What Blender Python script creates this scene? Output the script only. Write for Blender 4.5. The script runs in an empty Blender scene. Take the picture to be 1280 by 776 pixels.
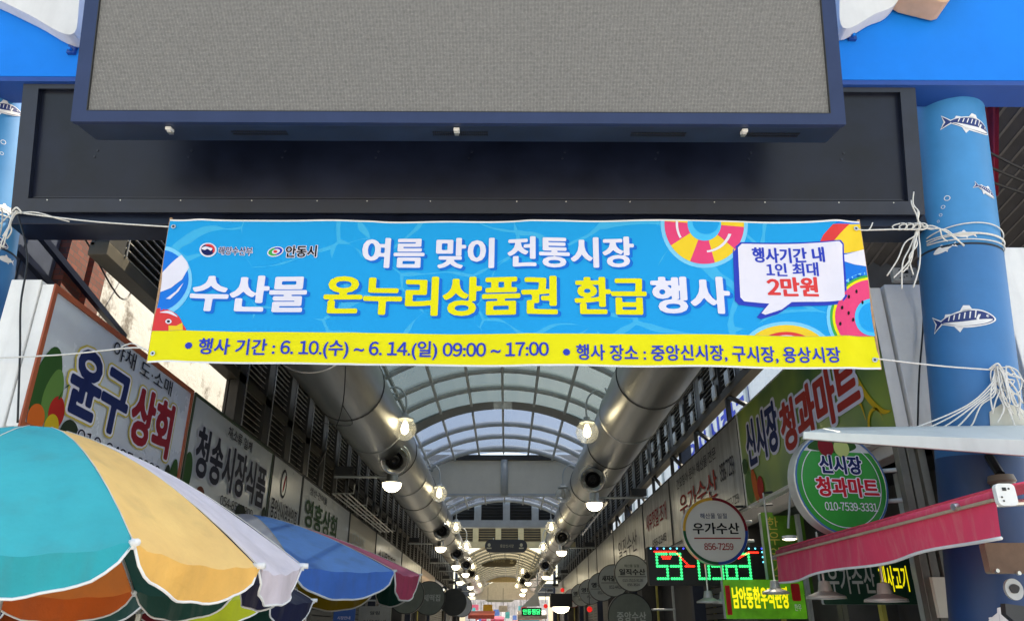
import bpy, math, random
from mathutils import Vector as V3, Matrix
from mathutils.geometry import tessellate_polygon
random.seed(7)
R = math.radians
SC = bpy.context.scene
COL = SC.collection
# ------------------------------------------------------------------ camera, sky, sun, exposure
FPX = 950.0
PITCH = math.atan(402 / FPX)
YAW = math.atan(6 / FPX)
EYE = V3((0, 0, 1.6))
cd = bpy.data.cameras.new('camera'); cam = bpy.data.objects.new('camera', cd); COL.objects.link(cam)
cam.location = EYE
cam.rotation_euler = (math.pi / 2 + PITCH, 0, -YAW)
cd.sensor_fit = 'HORIZONTAL'; cd.sensor_width = 36; cd.lens = 36 * FPX / 1280
cd.clip_start = .05; cd.clip_end = 2000
SC.camera = cam
w = bpy.data.worlds.new('World'); SC.world = w; w.use_nodes = True
SUN_EL, SUN_AZ = R(60), R(46)
nt = w.node_tree; bg = nt.nodes['Background']
sky = nt.nodes.new('ShaderNodeTexSky'); sky.sky_type = 'NISHITA'; sky.sun_disc = False
sky.sun_elevation = SUN_EL; sky.sun_rotation = SUN_AZ; sky.dust_density = 2.5; sky.ozone_density = .8
nt.links.new(sky.outputs[0], bg.inputs[0]); bg.inputs[1].default_value = .15
sd = bpy.data.lights.new('sun', 'SUN'); sun = bpy.data.objects.new('sun', sd); COL.objects.link(sun)
sd.energy = 3.6; sd.angle = R(.5); sd.color = (1, .95, .87)
sdir = V3((math.sin(SUN_AZ) * math.cos(SUN_EL), math.cos(SUN_AZ) * math.cos(SUN_EL), math.sin(SUN_EL)))
sun.rotation_euler = sdir.to_track_quat('Z', 'Y').to_euler()
vs = SC.view_settings
vs.view_transform = 'Standard'; vs.look = 'None'; vs.gamma = 1; vs.use_curve_mapping = False
vs.exposure = 1.5
try:
    vs.use_white_balance = True; vs.white_balance_temperature = 7600; vs.white_balance_tint = 6
except Exception:
    pass
SC.render.engine = 'CYCLES'
SC.cycles.use_denoising = True
SC.cycles.max_bounces = 8; SC.cycles.transparent_max_bounces = 16
SC.cycles.sample_clamp_indirect = 6

# ------------------------------------------------------------------ materials
MATS = {}
def mat(name, col, rough=.6, metal=0., var=.12, scale=6., bump=0., trans=0., emit=0., spec=.5, streak=None, coat=0., stains=0.):
    """Procedural material: noise-varied colour and roughness, optional vertical streaks, stains, bump, translucency or emission."""
    if name in MATS: return MATS[name]
    m = bpy.data.materials.new(name); m.use_nodes = True; MATS[name] = m
    n = m.node_tree.nodes; l = m.node_tree.links
    b = n['Principled BSDF']; out = n['Material Output']
    b.inputs['Roughness'].default_value = rough; b.inputs['Metallic'].default_value = metal
    b.inputs['Specular IOR Level'].default_value = spec
    b.inputs['Coat Weight'].default_value = coat
    tc = n.new('ShaderNodeTexCoord'); nz = n.new('ShaderNodeTexNoise'); nz.inputs['Scale'].default_value = scale
    nz.inputs['Detail'].default_value = 6; nz.inputs['Roughness'].default_value = .65
    src = tc.outputs['Object']
    if streak:
        mp = n.new('ShaderNodeMapping'); mp.inputs['Scale'].default_value = streak
        l.new(src, mp.inputs[0]); src = mp.outputs[0]
    l.new(src, nz.inputs['Vector'])
    mx = n.new('ShaderNodeMix'); mx.data_type = 'RGBA'
    lo = [max(0, c * (1 - var * 1.6)) for c in col]; hi = [min(1, c * (1 + var * 1.2)) for c in col]
    mx.inputs[6].default_value = (*lo, 1); mx.inputs[7].default_value = (*hi, 1)
    rm = n.new('ShaderNodeMapRange'); rm.inputs[1].default_value = .3; rm.inputs[2].default_value = .7
    l.new(nz.outputs['Fac'], rm.inputs[0]); l.new(rm.outputs[0], mx.inputs[0])
    colout = mx.outputs[2]
    if stains:
        n2 = n.new('ShaderNodeTexNoise'); n2.inputs['Scale'].default_value = scale * .6; n2.inputs['Detail'].default_value = 8
        mp2 = n.new('ShaderNodeMapping'); mp2.inputs['Scale'].default_value = (3, 3, .5)
        l.new(tc.outputs['Object'], mp2.inputs[0]); l.new(mp2.outputs[0], n2.inputs['Vector'])
        r2 = n.new('ShaderNodeMapRange'); r2.inputs[1].default_value = .52; r2.inputs[2].default_value = .72; r2.inputs[4].default_value = stains
        l.new(n2.outputs['Fac'], r2.inputs[0])
        mx2 = n.new('ShaderNodeMix'); mx2.data_type = 'RGBA'; l.new(r2.outputs[0], mx2.inputs[0]); l.new(colout, mx2.inputs[6])
        mx2.inputs[7].default_value = (.12, .1, .08, 1) if sum(col) > .5 else (.35, .33, .3, 1)
        colout = mx2.outputs[2]
    l.new(colout, b.inputs['Base Color'])
    rr = n.new('ShaderNodeMapRange'); rr.inputs[3].default_value = max(.02, rough - .1); rr.inputs[4].default_value = min(1, rough + .12)
    l.new(nz.outputs['Fac'], rr.inputs[0]); l.new(rr.outputs[0], b.inputs['Roughness'])
    if bump:
        bp = n.new('ShaderNodeBump'); bp.inputs['Strength'].default_value = bump; bp.inputs['Distance'].default_value = .02
        l.new(nz.outputs['Fac'], bp.inputs['Height']); l.new(bp.outputs[0], b.inputs['Normal'])
    if emit:
        l.new(colout, b.inputs['Emission Color']); b.inputs['Emission Strength'].default_value = emit
    if trans:
        t = n.new('ShaderNodeBsdfTranslucent'); l.new(colout, t.inputs[0])
        ms = n.new('ShaderNodeMixShader'); ms.inputs[0].default_value = trans
        l.new(b.outputs[0], ms.inputs[1]); l.new(t.outputs[0], ms.inputs[2]); l.new(ms.outputs[0], out.inputs[0])
    return m

def glass_mat(name, col, clear=.6, rough=.15, haze_col=None, var=.1):
    """Thin sheet: part clear (tinted), part milky translucent, slightly shiny."""
    m = bpy.data.materials.new(name); m.use_nodes = True; MATS[name] = m
    n = m.node_tree.nodes; l = m.node_tree.links; out = n['Material Output']; n.remove(n['Principled BSDF'])
    tr = n.new('ShaderNodeBsdfTransparent'); tr.inputs[0].default_value = (*col, 1)
    tl = n.new('ShaderNodeBsdfTranslucent'); df = n.new('ShaderNodeBsdfDiffuse')
    hz = haze_col or col
    tc = n.new('ShaderNodeTexCoord'); nz = n.new('ShaderNodeTexNoise'); nz.inputs['Scale'].default_value = 1.7; nz.inputs['Detail'].default_value = 7
    l.new(tc.outputs['Object'], nz.inputs['Vector'])
    mx = n.new('ShaderNodeMix'); mx.data_type = 'RGBA'; mx.inputs[6].default_value = (*[c * (1 - var) for c in hz], 1); mx.inputs[7].default_value = (*[min(1, c * (1 + var)) for c in hz], 1)
    l.new(nz.outputs['Fac'], mx.inputs[0]); l.new(mx.outputs[2], tl.inputs[0]); l.new(mx.outputs[2], df.inputs[0])
    a = n.new('ShaderNodeMixShader'); a.inputs[0].default_value = .35; l.new(tl.outputs[0], a.inputs[1]); l.new(df.outputs[0], a.inputs[2])
    b = n.new('ShaderNodeMixShader'); b.inputs[0].default_value = clear; l.new(a.outputs[0], b.inputs[1]); l.new(tr.outputs[0], b.inputs[2])
    g = n.new('ShaderNodeBsdfGlossy'); g.inputs['Roughness'].default_value = rough
    lw = n.new('ShaderNodeLayerWeight'); lw.inputs[0].default_value = .25
    mr = n.new('ShaderNodeMapRange'); mr.inputs[4].default_value = .5; l.new(lw.outputs['Facing'], mr.inputs[0])
    c = n.new('ShaderNodeMixShader'); l.new(mr.outputs[0], c.inputs[0]); l.new(b.outputs[0], c.inputs[1]); l.new(g.outputs[0], c.inputs[2])
    l.new(c.outputs[0], out.inputs[0])
    return m

# ------------------------------------------------------------------ geometry helpers
CAMROT = Matrix.Rotation(-YAW, 3, 'Z') @ Matrix.Rotation(math.pi / 2 + PITCH, 3, 'X')
def ray(px, py):
    return CAMROT @ V3(((px - 640) / FPX, (388 - py) / FPX, -1))
def onX(px, py, X):
    d = ray(px, py); return EYE + d * (X / d.x)
def onY(px, py, Y):
    d = ray(px, py); return EYE + d * (Y / d.y)
def onZ(px, py, Z):
    d = ray(px, py); return EYE + d * ((Z - 1.6) / d.z)
def tag(o, label=None, cat=None, group=None, kind=None):
    if label: o['label'] = label
    if cat: o['category'] = cat
    if group: o['group'] = group
    if kind or cat: o['kind'] = kind or 'thing'
    return o
def thing(name, label, cat, loc=(0, 0, 0), group=None):
    o = bpy.data.objects.new(name, None); COL.objects.link(o); o.location = loc; o.empty_display_size = .1
    return tag(o, label, cat, group)
def wloc(o):
    p = V3((0, 0, 0))
    while o: p += o.location; o = o.parent
    return p
def perp(d):
    d = d.normalized(); a = V3((0, 0, 1)) if abs(d.z) < .9 else V3((1, 0, 0))
    u = d.cross(a).normalized(); return u, d.cross(u).normalized()

class MB:
    def __init__(s): s.v = []; s.f = []; s.m = []; s.mats = []
    def mi(s, m):
        if m not in s.mats: s.mats.append(m)
        return s.mats.index(m)
    def add(s, vs, fs, m):
        o = len(s.v); k = s.mi(m); s.v += [V3(x) for x in vs]
        s.f += [[i + o for i in f] for f in fs]; s.m += [k] * len(fs); return s
    def hexa(s, p, m):          # 8 corners: bottom ring 0-3, top ring 4-7
        return s.add(p, [(3, 2, 1, 0), (4, 5, 6, 7), (0, 1, 5, 4), (1, 2, 6, 5), (2, 3, 7, 6), (3, 0, 4, 7)], m)
    def box(s, x0, x1, y0, y1, z0, z1, m):
        return s.hexa([(x0, y0, z0), (x1, y0, z0), (x1, y1, z0), (x0, y1, z0), (x0, y0, z1), (x1, y0, z1), (x1, y1, z1), (x0, y1, z1)], m)
    def bar(s, a, b, wx, wz, m, up=V3((0, 0, 1))):
        a, b = V3(a), V3(b); d = (b - a).normalized(); u = d.cross(up)
        u = u.normalized() if u.length > 1e-4 else V3((1, 0, 0)); v = u.cross(d).normalized()
        u = u * wx / 2; v = v * wz / 2
        return s.hexa([a - u - v, a + u - v, b + u - v, b - u - v, a - u + v, a + u + v, b + u + v, b - u + v], m)
    def tube(s, pts, r, m, seg=8, cap=True):
        pts = [V3(p) for p in pts]; n = len(pts); vs = []; fs = []
        rs = r if isinstance(r, (list, tuple)) else [r] * n
        d0 = (pts[1] - pts[0]).normalized(); u, v = perp(d0); pd = d0
        for i, p in enumerate(pts):
            d = ((pts[min(i + 1, n - 1)] - pts[max(i - 1, 0)])).normalized()
            q = pd.rotation_difference(d); u = q @ u; v = q @ v; pd = d
            for k in range(seg):
                a = 2 * math.pi * k / seg; vs.append(p + (u * math.cos(a) + v * math.sin(a)) * rs[i])
        for i in range(n - 1):
            for k in range(seg):
                k2 = (k + 1) % seg; fs.append((i * seg + k, i * seg + k2, (i + 1) * seg + k2, (i + 1) * seg + k))
        if cap: fs += [tuple(range(seg))[::-1], tuple((n - 1) * seg + k for k in range(seg))]
        return s.add(vs, fs, m)
    def lathe(s, prof, c, axis, m, seg=24):
        """prof: list of (radius, height along axis)."""
        c = V3(c); a = V3(axis).normalized(); u, v = perp(a); vs = []; fs = []
        for r, h in prof:
            for k in range(seg):
                t = 2 * math.pi * k / seg; vs.append(c + a * h + (u * math.cos(t) + v * math.sin(t)) * r)
        for i in range(len(prof) - 1):
            for k in range(seg):
                k2 = (k + 1) % seg; fs.append((i * seg + k, i * seg + k2, (i + 1) * seg + k2, (i + 1) * seg + k))
        return s.add(vs, fs, m)
    def build(s, name, parent=None, smooth=False, bevel=0, base=None, smooth_angle=None):
        """Link as ONE mesh object; a top-level mesh gets its origin at its base."""
        if parent is None:
            xs = [p.x for p in s.v]; ys = [p.y for p in s.v]; zs = [p.z for p in s.v]
            org = V3(base) if base else V3(((min(xs) + max(xs)) / 2, (min(ys) + max(ys)) / 2, min(zs)))
        else: org = wloc(parent)
        me = bpy.data.meshes.new(name); me.from_pydata([tuple(p - org) for p in s.v], [], s.f)
        for m in s.mats: me.materials.append(m)
        me.polygons.foreach_set('material_index', s.m)
        if smooth: me.polygons.foreach_set('use_smooth', [True] * len(s.f))
        me.update()
        o = bpy.data.objects.new(name, me); COL.objects.link(o)
        if parent is None: o.location = org
        else: o.parent = parent
        if smooth_angle:
            me.polygons.foreach_set('use_smooth', [True] * len(s.f))
            me.set_sharp_from_angle(angle=R(smooth_angle))
        if bevel:
            b = o.modifiers.new('edge', 'BEVEL'); b.width = bevel; b.segments = 2; b.limit_method = 'ANGLE'; b.angle_limit = R(40)
        return o

def dup(o, delta, label=None, parent=None):
    """Copy a thing with all its parts."""
    c = o.copy(); COL.objects.link(c)
    if parent is None:
        c.location = o.location + V3(delta)
        if label: c['label'] = label
    else: c.parent = parent
    for ch in [q for q in COL.objects if q.parent == o]: dup(ch, None, None, c)
    return c

class Frame:
    """A surface to print on: u, v along it, n out of it."""
    def __init__(s, O, U, V, N, warp=None): s.O, s.U, s.V, s.N, s.w = V3(O), V3(U).normalized(), V3(V).normalized(), V3(N).normalized(), warp
    def pt(s, u, v, n=0):
        if s.w: return s.w(u, v, n)
        return s.O + s.U * u + s.V * v + s.N * n
def ell(cx, cy, rx, ry, a0=0, a1=360, n=40, rot=0):
    c, q = math.cos(R(rot)), math.sin(R(rot)); o = []
    full = abs(a1 - a0) >= 360
    for i in range(n if full else n + 1):
        a = R(a0 + (a1 - a0) * i / n); x, y = rx * math.cos(a), ry * math.sin(a); o.append((cx + x * c - y * q, cy + x * q + y * c))
    return o
def rrect(x0, y0, x1, y1, r, n=6):
    o = []
    for cx, cy, a in ((x1 - r, y1 - r, 0), (x0 + r, y1 - r, 90), (x0 + r, y0 + r, 180), (x1 - r, y0 + r, 270)):
        for i in range(n + 1):
            t = R(a + 90 * i / n); o.append((cx + r * math.cos(t), cy + r * math.sin(t)))
    return o
def spline(pts, n=8, closed=False):
    o = []; L = len(pts)
    for i in range(L if closed else L - 1):
        if closed: p = [pts[(i + k - 1) % L] for k in range(4)]
        else: p = [pts[max(i - 1, 0)], pts[i], pts[i + 1], pts[min(i + 2, L - 1)]]
        for j in range(n):
            t = j / n
            o.append(tuple(.5 * (2 * b + (c - a) * t + (2 * a - 5 * b + 4 * c - d) * t * t + (3 * b - a - 3 * c + d) * t ** 3) for a, b, c, d in zip(*p)))
    if not closed: o.append(tuple(pts[-1]))
    return o
def clip(poly, ax, lim, keep_less):
    o = []
    for i in range(len(poly)):
        a, b = poly[i], poly[(i + 1) % len(poly)]
        ia = (a[ax] <= lim) if keep_less else (a[ax] >= lim); ib = (b[ax] <= lim) if keep_less else (b[ax] >= lim)
        if ia: o.append(a)
        if ia != ib:
            t = (lim - a[ax]) / (b[ax] - a[ax]); o.append(tuple(a[k] + (b[k] - a[k]) * t for k in (0, 1)))
    return o
def flat(mb, fr, poly, m, n=.002, cell=0, lim=None):
    """Print a filled outline on a frame (optionally cut to lim = (u0,u1,v0,v1) and into narrow strips that follow a wavy surface)."""
    if lim:
        for ax, L, k in ((0, lim[0], 0), (0, lim[1], 1), (1, lim[2], 0), (1, lim[3], 1)):
            poly = clip(poly, ax, L, k)
            if len(poly) < 3: return
    pieces = [poly]
    if cell:
        xs = [p[0] for p in poly]; a = math.floor(min(xs) / cell); b = math.ceil(max(xs) / cell); pieces = []
        for i in range(a, b):
            q = clip(clip(poly, 0, i * cell, False), 0, (i + 1) * cell, True)
            if len(q) < 3: continue
            ys = [p[1] for p in q]
            for j in range(math.floor(min(ys) / cell), math.ceil(max(ys) / cell)):
                q2 = clip(clip(q, 1, j * cell, False), 1, (j + 1) * cell, True)
                if len(q2) >= 3: pieces.append(q2)
    for q in pieces:
        tri = tessellate_polygon([[V3((x, y, 0)) for x, y in q]])
        mb.add([fr.pt(x, y, n) for x, y in q], [tuple(t) for t in tri], m)
def slab(mb, fr, poly, n0, n1, m, m_side=None):
    """An outline with real thickness."""
    flat(mb, fr, poly, m, n1); k = len(poly)
    vs = [fr.pt(x, y, n0) for x, y in poly] + [fr.pt(x, y, n1) for x, y in poly]
    mb.add(vs, [(i, (i + 1) % k, k + (i + 1) % k, k + i) for i in range(k)] + [tuple(range(k))[::-1]], m_side or m)

# ------------------------------------------------------------------ lettering (built-in font, thickened through a distance field)
_T = {}; _G = {}
def raw_text(body):
    c = bpy.data.curves.new('lettering', 'FONT'); c.body = body; c.size = 1; c.resolution_u = 3
    o = bpy.data.objects.new('lettering', c); COL.objects.link(o)
    me = bpy.data.meshes.new_from_object(o.evaluated_get(bpy.context.evaluated_depsgraph_get()))
    P = [(v.co.x, v.co.y) for v in me.vertices]; F = [tuple(p.vertices) for p in me.polygons]
    bpy.data.objects.remove(o); bpy.data.curves.remove(c); bpy.data.meshes.remove(me)
    return P, F
def glyph(ch):
    """One glyph and its advance; digits come from the wide set (their 1 has a flag), set at a normal pitch."""
    if ch in _G: return _G[ch]
    wid = lambda P: max(p[0] for p in P) - min(p[0] for p in P)
    if ch == ' ': r = ([], [], .27)
    elif ch.isdigit():
        P, F = raw_text(chr(0xFF10 + int(ch))); x0 = min(p[0] for p in P); off = (.58 - wid(P)) / 2 - x0
        r = ([(x + off, y) for x, y in P], F, .58)
    elif ord(ch) >= 0xAC00: P, F = raw_text(ch); r = (P, F, .93)
    else:
        P, F = raw_text(ch); r = (P, F, wid(raw_text('H' + ch + 'H')[0]) - wid(raw_text('HH')[0]))
    _G[ch] = r; return r
def text_shape(body, d=0., ay=1.5, h=1 / 40):
    key = (body, d, ay, h)
    if key in _T: return _T[key]
    P, F, pen = [], [], 0.
    for ch in body:
        gp, gf, adv = glyph(ch); k = len(P); P += [(x + pen, y) for x, y in gp]; F += [tuple(i + k for i in f) for f in gf]; pen += adv
    if d > 0: P, F = thicken(P, F, d, ay, h)
    xs = [p[0] for p in P]; ys = [p[1] for p in P]; x0, x1, y0, y1 = min(xs), max(xs), min(ys), max(ys)
    P = [((x - x0) / (x1 - x0), (y - y0) / (y1 - y0)) for x, y in P]
    _T[key] = (P, F, (x1 - x0) / (y1 - y0)); return _T[key]
def thicken(P, F, d, ay, h):
    import numpy as np
    P = np.array(P); pad = d * 1.5 + 2 * h
    x0, y0 = P.min(0) - pad; x1, y1 = P.max(0) + pad
    nx, ny = int((x1 - x0) / h) + 2, int((y1 - y0) / h) + 2
    gx = x0 + h * np.arange(nx); gy = y0 + h * np.arange(ny)
    ins = np.zeros((ny, nx), bool); dist = np.full((ny, nx), 9.); cnt = {}
    for f in F:
        for i in range(len(f)):
            e = (f[i], f[(i + 1) % len(f)]); e = (min(e), max(e)); cnt[e] = cnt.get(e, 0) + 1
        for k in range(1, len(f) - 1):
            a, b, c = P[f[0]], P[f[k]], P[f[k + 1]]
            i0, i1 = int((min(a[0], b[0], c[0]) - x0) / h), int((max(a[0], b[0], c[0]) - x0) / h) + 2
            j0, j1 = int((min(a[1], b[1], c[1]) - y0) / h), int((max(a[1], b[1], c[1]) - y0) / h) + 2
            X, Y = np.meshgrid(gx[i0:i1], gy[j0:j1])
            s = [(q[0] - p[0]) * (Y - p[1]) - (q[1] - p[1]) * (X - p[0]) for p, q in ((a, b), (b, c), (c, a))]
            ins[j0:j1, i0:i1] |= ((s[0] >= 0) & (s[1] >= 0) & (s[2] >= 0)) | ((s[0] <= 0) & (s[1] <= 0) & (s[2] <= 0))
    m = d + 2 * h
    for e, n in cnt.items():
        if n != 1: continue
        a, b = P[e[0]], P[e[1]]
        i0, i1 = max(0, int((min(a[0], b[0]) - m - x0) / h)), int((max(a[0], b[0]) + m - x0) / h) + 2
        j0, j1 = max(0, int((min(a[1], b[1]) - m - y0) / h)), int((max(a[1], b[1]) + m - y0) / h) + 2
        X, Y = np.meshgrid(gx[i0:i1], gy[j0:j1]); ab = (b - a) * (1, ay)
        L = max(1e-12, (ab ** 2).sum()); t = np.clip(((X - a[0]) * ab[0] + (Y - a[1]) * ay * ab[1]) / L, 0, 1)
        q = np.hypot(X - a[0] - t * ab[0], (Y - a[1]) * ay - t * ab[1])
        dist[j0:j1, i0:i1] = np.minimum(dist[j0:j1, i0:i1], q)
    fl = np.where(ins, -np.minimum(dist, m), np.minimum(dist, m)) - d
    verts = []; idx = {}; faces = []
    def vid(k, x, y):
        if k not in idx: idx[k] = len(verts); verts.append((x, y))
        return idx[k]
    neg = fl < 0
    code = neg[:-1, :-1] * 1 + neg[:-1, 1:] * 2 + neg[1:, 1:] * 4 + neg[1:, :-1] * 8
    for j in range(ny - 1):
        i = 0
        while i < nx - 1:
            cdv = code[j, i]
            if cdv == 0: i += 1; continue
            if cdv == 15:
                k = i
                while k < nx - 1 and code[j, k] == 15 and k - i < 5: k += 1
                faces.append((vid((j, i), gx[i], gy[j]), vid((j, k), gx[k], gy[j]), vid((j + 1, k), gx[k], gy[j + 1]), vid((j + 1, i), gx[i], gy[j + 1])))
                i = k; continue
            cs = [(j, i), (j, i + 1), (j + 1, i + 1), (j + 1, i)]; poly = []
            for n in range(4):
                p, q = cs[n], cs[(n + 1) % 4]
                if neg[p]: poly.append(vid(p, gx[p[1]], gy[p[0]]))
                if neg[p] != neg[q]:
                    t = fl[p] / (fl[p] - fl[q]); k = (p, q) if p < q else (q, p)
                    poly.append(vid(k, gx[p[1]] + (gx[q[1]] - gx[p[1]]) * t, gy[p[0]] + (gy[q[0]] - gy[p[0]]) * t))
            if len(poly) > 2: faces.append(tuple(poly))
            i += 1
    return verts, faces
def write(mb, fr, body, box, m, d=.02, n=.003, ay=1.4, h=1 / 40, grow=0.):
    """Letter `body` into box = (u0, u1, v0, v1) on a frame; grow thickens it (and its box) for outlines."""
    u0, u1, v0, v1 = box
    P, F, asp = text_shape(body, d, ay, h)
    if grow:
        P2, F, asp2 = text_shape(body, d + grow, ay, h); P = P2
        hgt = (v1 - v0); k = hgt / (1 + 0)  # grow both sides by the same em fraction
        gu = grow * hgt * 1.05; gv = grow / ay * hgt * 1.05
        u0, u1, v0, v1 = u0 - gu, u1 + gu, v0 - gv, v1 + gv
    mb.add([fr.pt(u0 + (u1 - u0) * x, v0 + (v1 - v0) * y, n) for x, y in P], F, m)
def S(r, g, b):
    return tuple(((c / 255 + .055) / 1.055) ** 2.4 if c > 10 else c / 255 / 12.92 for c in (r, g, b))
# ------------------------------------------------------------------ the ground
g = MB(); asphalt = mat('plaza_paving', (.4, .385, .36), .85, var=.15, scale=3, bump=.2)
g.add([(-400, -400, 0), (400, -400, 0), (400, 400, 0), (-400, 400, 0)], [(0, 1, 2, 3)], asphalt)
tag(g.build('ground', base=(0, 0, 0)), 'grey paved ground of the market street', 'ground', kind='structure')
g = MB(); g.box(-2.6, 2.5, 5.2, 120, 0, .01, mat('alley_concrete', (.36, .35, .33), .5, var=.2, scale=2))
tag(g.build('alley_floor'), 'damp concrete floor of the covered market alley', 'alley', kind='structure')

# ------------------------------------------------------------------ entrance gate
navy = mat('navy_steel', (.006, .010, .026), .33, .0, var=.3, scale=2, spec=.35)
navy2 = mat('navy_steel_frame', (.011, .017, .036), .4, .0, var=.2, scale=4)
bezelm = mat('screen_bezel_paint', S(42, 56, 92), .4, var=.08, scale=3, spec=.3)
bluef = mat('fascia_blue_paint', S(0, 128, 232), .5, var=.04, scale=2, spec=.12)
bluedk = mat('fascia_lip_blue', S(20, 70, 150), .5, var=.05)
white = mat('white_paint', (.82, .82, .81), .5, var=.04, scale=5, stains=.12)
black = mat('black_plastic', (.012, .012, .013), .4, var=.2)
chrome = mat('light_metal', (.62, .62, .6), .3, .8, var=.1)

t = thing('gate_beam', 'dark navy steel beam with a framed recessed panel spanning the market entrance', 'gate beam', (0, 5.05, 4.45))
O = onY(22, 262, 5.05); Wd = onY(1148, 262, 5.05).x - O.x
lean = V3((0, -.26, .99)).normalized(); NB = V3((0, -.99, -.26)).normalized()
fr = Frame(O, (1, 0, 0), lean, NB); H = 1.03
m = MB(); slab(m, fr, [(0, 0), (Wd, 0), (Wd, H), (0, H)], -.06, 0, navy)
rnd = random.Random(3)
for i in range(9):
    for du in (0, .1):
        slab(m, fr, ell(.55 + i * .72 + du * .2, .42 + du * .5, .009, .009, n=8), 0, .006, navy2)
m.build('recessed_panel', t)
m = MB()
for a, b, c, d in ((-.02, Wd + .02, -.03, .075), (-.02, Wd + .02, H - .08, H + .02), (-.02, .1, .075, H - .08), (Wd - .1, Wd + .02, .075, H - .08)):
    slab(m, fr, [(a, c), (b, c), (b, d), (a, d)], -.02, .045, navy2)
slab(m, fr, [(.12, .09), (Wd - .12, .09), (Wd - .12, .10), (.12, .10)], 0, .012, navy2)
for i in range(14):
    u = .3 + i * .49 + rnd.uniform(-.1, .1); slab(m, fr, ell(u, .062, .005, .005, n=8), .045, .05, chrome)
m.build('panel_frame', t, bevel=.006)
m = MB(); m.box(O.x - .05, O.x + Wd + .05, 5.06, 5.32, 4.44, 4.545, navy); m.build('bottom_flange', t, bevel=.006)

t = thing('gate_fascia', 'bright blue painted fascia panel across the top of the market gate', 'fascia', (0, 4.9, 5.5))
zf = onY(640, 98, 4.72).z
m = MB(); m.box(-7.5, 7.5, 4.72, 5.0, zf, 7.2, bluef); m.build('fascia_panel', t)
m = MB(); m.box(-7.5, 7.5, 4.722, 4.99, zf - .045, zf - .001, bluedk); m.build('lower_lip', t, bevel=.004)
for px, py in ((91, 62), (1064, 45)):
    m = MB(); p = onY(px, py, 4.71); m.box(p.x - .03, p.x + .03, 4.69, 4.719, p.z - .05, p.z + .04, bluedk); m.tube([(p.x, 4.69, p.z - .02), (p.x, 4.66, p.z - .03)], .012, bluef); m.build('panel_clip', t)

def sculpt(name, label, cat, outline, Y, th, m, extra=None, parent=None, bev=.05):
    pts = [onY(x, y, Y) for x, y in outline]; f = Frame((0, Y, 0), (1, 0, 0), (0, 0, 1), (0, -1, 0))
    b = MB(); slab(b, f, [(p.x, p.z) for p in pts], 0, th, m)
    if extra: extra(b, f)
    o = b.build(name, parent, bevel=bev, smooth_angle=50); o.modifiers['edge'].segments = 5
    if label: tag(o, label, cat)
    return o
wsculpt = mat('white_fibreglass', (.72, .71, .70), .45, var=.05, scale=3, stains=.1)
tan = mat('tan_fibreglass', S(214, 172, 136), .5, var=.08, scale=5)
sculpt('shell_ornament', 'white rounded ornament on the blue fascia beside the screen, clear of the tan piece', 'ornament',
       spline([(-90, -25), (0, 13), (50, 37), (102, 62), (112, 20), (118, -90), (-90, -90)], 6, True), 4.718, .16, wsculpt)
t = thing('shell_ornament', 'white rounded ornament on the blue fascia with a tan ridged piece at its tip', 'ornament', onY(1075, 20, 4.7))
sculpt('white_body', None, None, spline([(1044, 52), (1082, 36), (1116, 12), (1150, -90), (1036, -90), (1040, 0)], 6, True), 4.718, .15, wsculpt, parent=t)
def ridges(b, f):
    for a, c in (((1128, 2), (1164, 20)), ((1138, -6), (1174, 8))):
        p, q = onY(*a, 4.7), onY(*c, 4.7); mid = (p + q) / 2 + V3((0, 0, -.012))
        b.tube(spline([(p.x, 4.50, p.z), (mid.x, 4.475, mid.z), (q.x, 4.50, q.z)], 4), [.03] * 9, tan, 8)
sculpt('tan_tip', None, None, [(1110, 9), (1113, 2), (1150, -40), (1200, -40), (1187, -2), (1170, 25), (1163, 27), (1122, 17)], 4.70, .2, tan, ridges, t, .03)

# ---- LED screen
TAU = R(12); O = onY(88, 152, 4.1); SW = onY(1057, 152, 4.1).x - O.x; SH = 1.5
fr = Frame(O, (1, 0, 0), (0, -math.sin(TAU), math.cos(TAU)), (0, -math.cos(TAU), -math.sin(TAU)))
t = thing('led_screen', 'large switched off grey LED screen in a dark blue frame above the banner', 'screen', O + V3((SW / 2, 0, 0)))
sm = bpy.data.materials.new('led_matrix'); sm.use_nodes = True
n = sm.node_tree.nodes; l = sm.node_tree.links; b = n['Principled BSDF']; b.inputs['Roughness'].default_value = .75
tc = n.new('ShaderNodeTexCoord'); br = n.new('ShaderNodeTexBrick'); br.inputs['Scale'].default_value = 1
for k, v in (('Brick Width', .0095), ('Row Height', .0095), ('Mortar Size', .0026), ('Mortar Smooth', .4)): br.inputs[k].default_value = v
br.offset = 0; br.inputs['Color1'].default_value = (*S(160, 158, 154), 1); br.inputs['Color2'].default_value = (*S(140, 138, 136), 1); br.inputs['Mortar'].default_value = (*S(92, 91, 90), 1)
mp = n.new('ShaderNodeMapping'); mp.inputs['Rotation'].default_value = (-math.pi / 2 - TAU, 0, 0)
l.new(tc.outputs['Object'], mp.inputs[0]); l.new(mp.outputs[0], br.inputs['Vector'])
nz = n.new('ShaderNodeTexNoise'); nz.inputs['Scale'].default_value = 48; nz.inputs['Detail'].default_value = 3; l.new(tc.outputs['Object'], nz.inputs['Vector'])
ma = n.new('ShaderNodeMapRange'); ma.inputs[1].default_value = .3; ma.inputs[2].default_value = .7; ma.inputs[3].default_value = .86; ma.inputs[4].default_value = 1.12; l.new(nz.outputs['Fac'], ma.inputs[0])
mm = n.new('ShaderNodeMix'); mm.data_type = 'RGBA'; mm.blend_type = 'MULTIPLY'; mm.inputs[0].default_value = 1
l.new(br.outputs['Color'], mm.inputs[6]); l.new(ma.outputs[0], mm.inputs[7]); l.new(mm.outputs[2], b.inputs['Base Color'])
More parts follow.
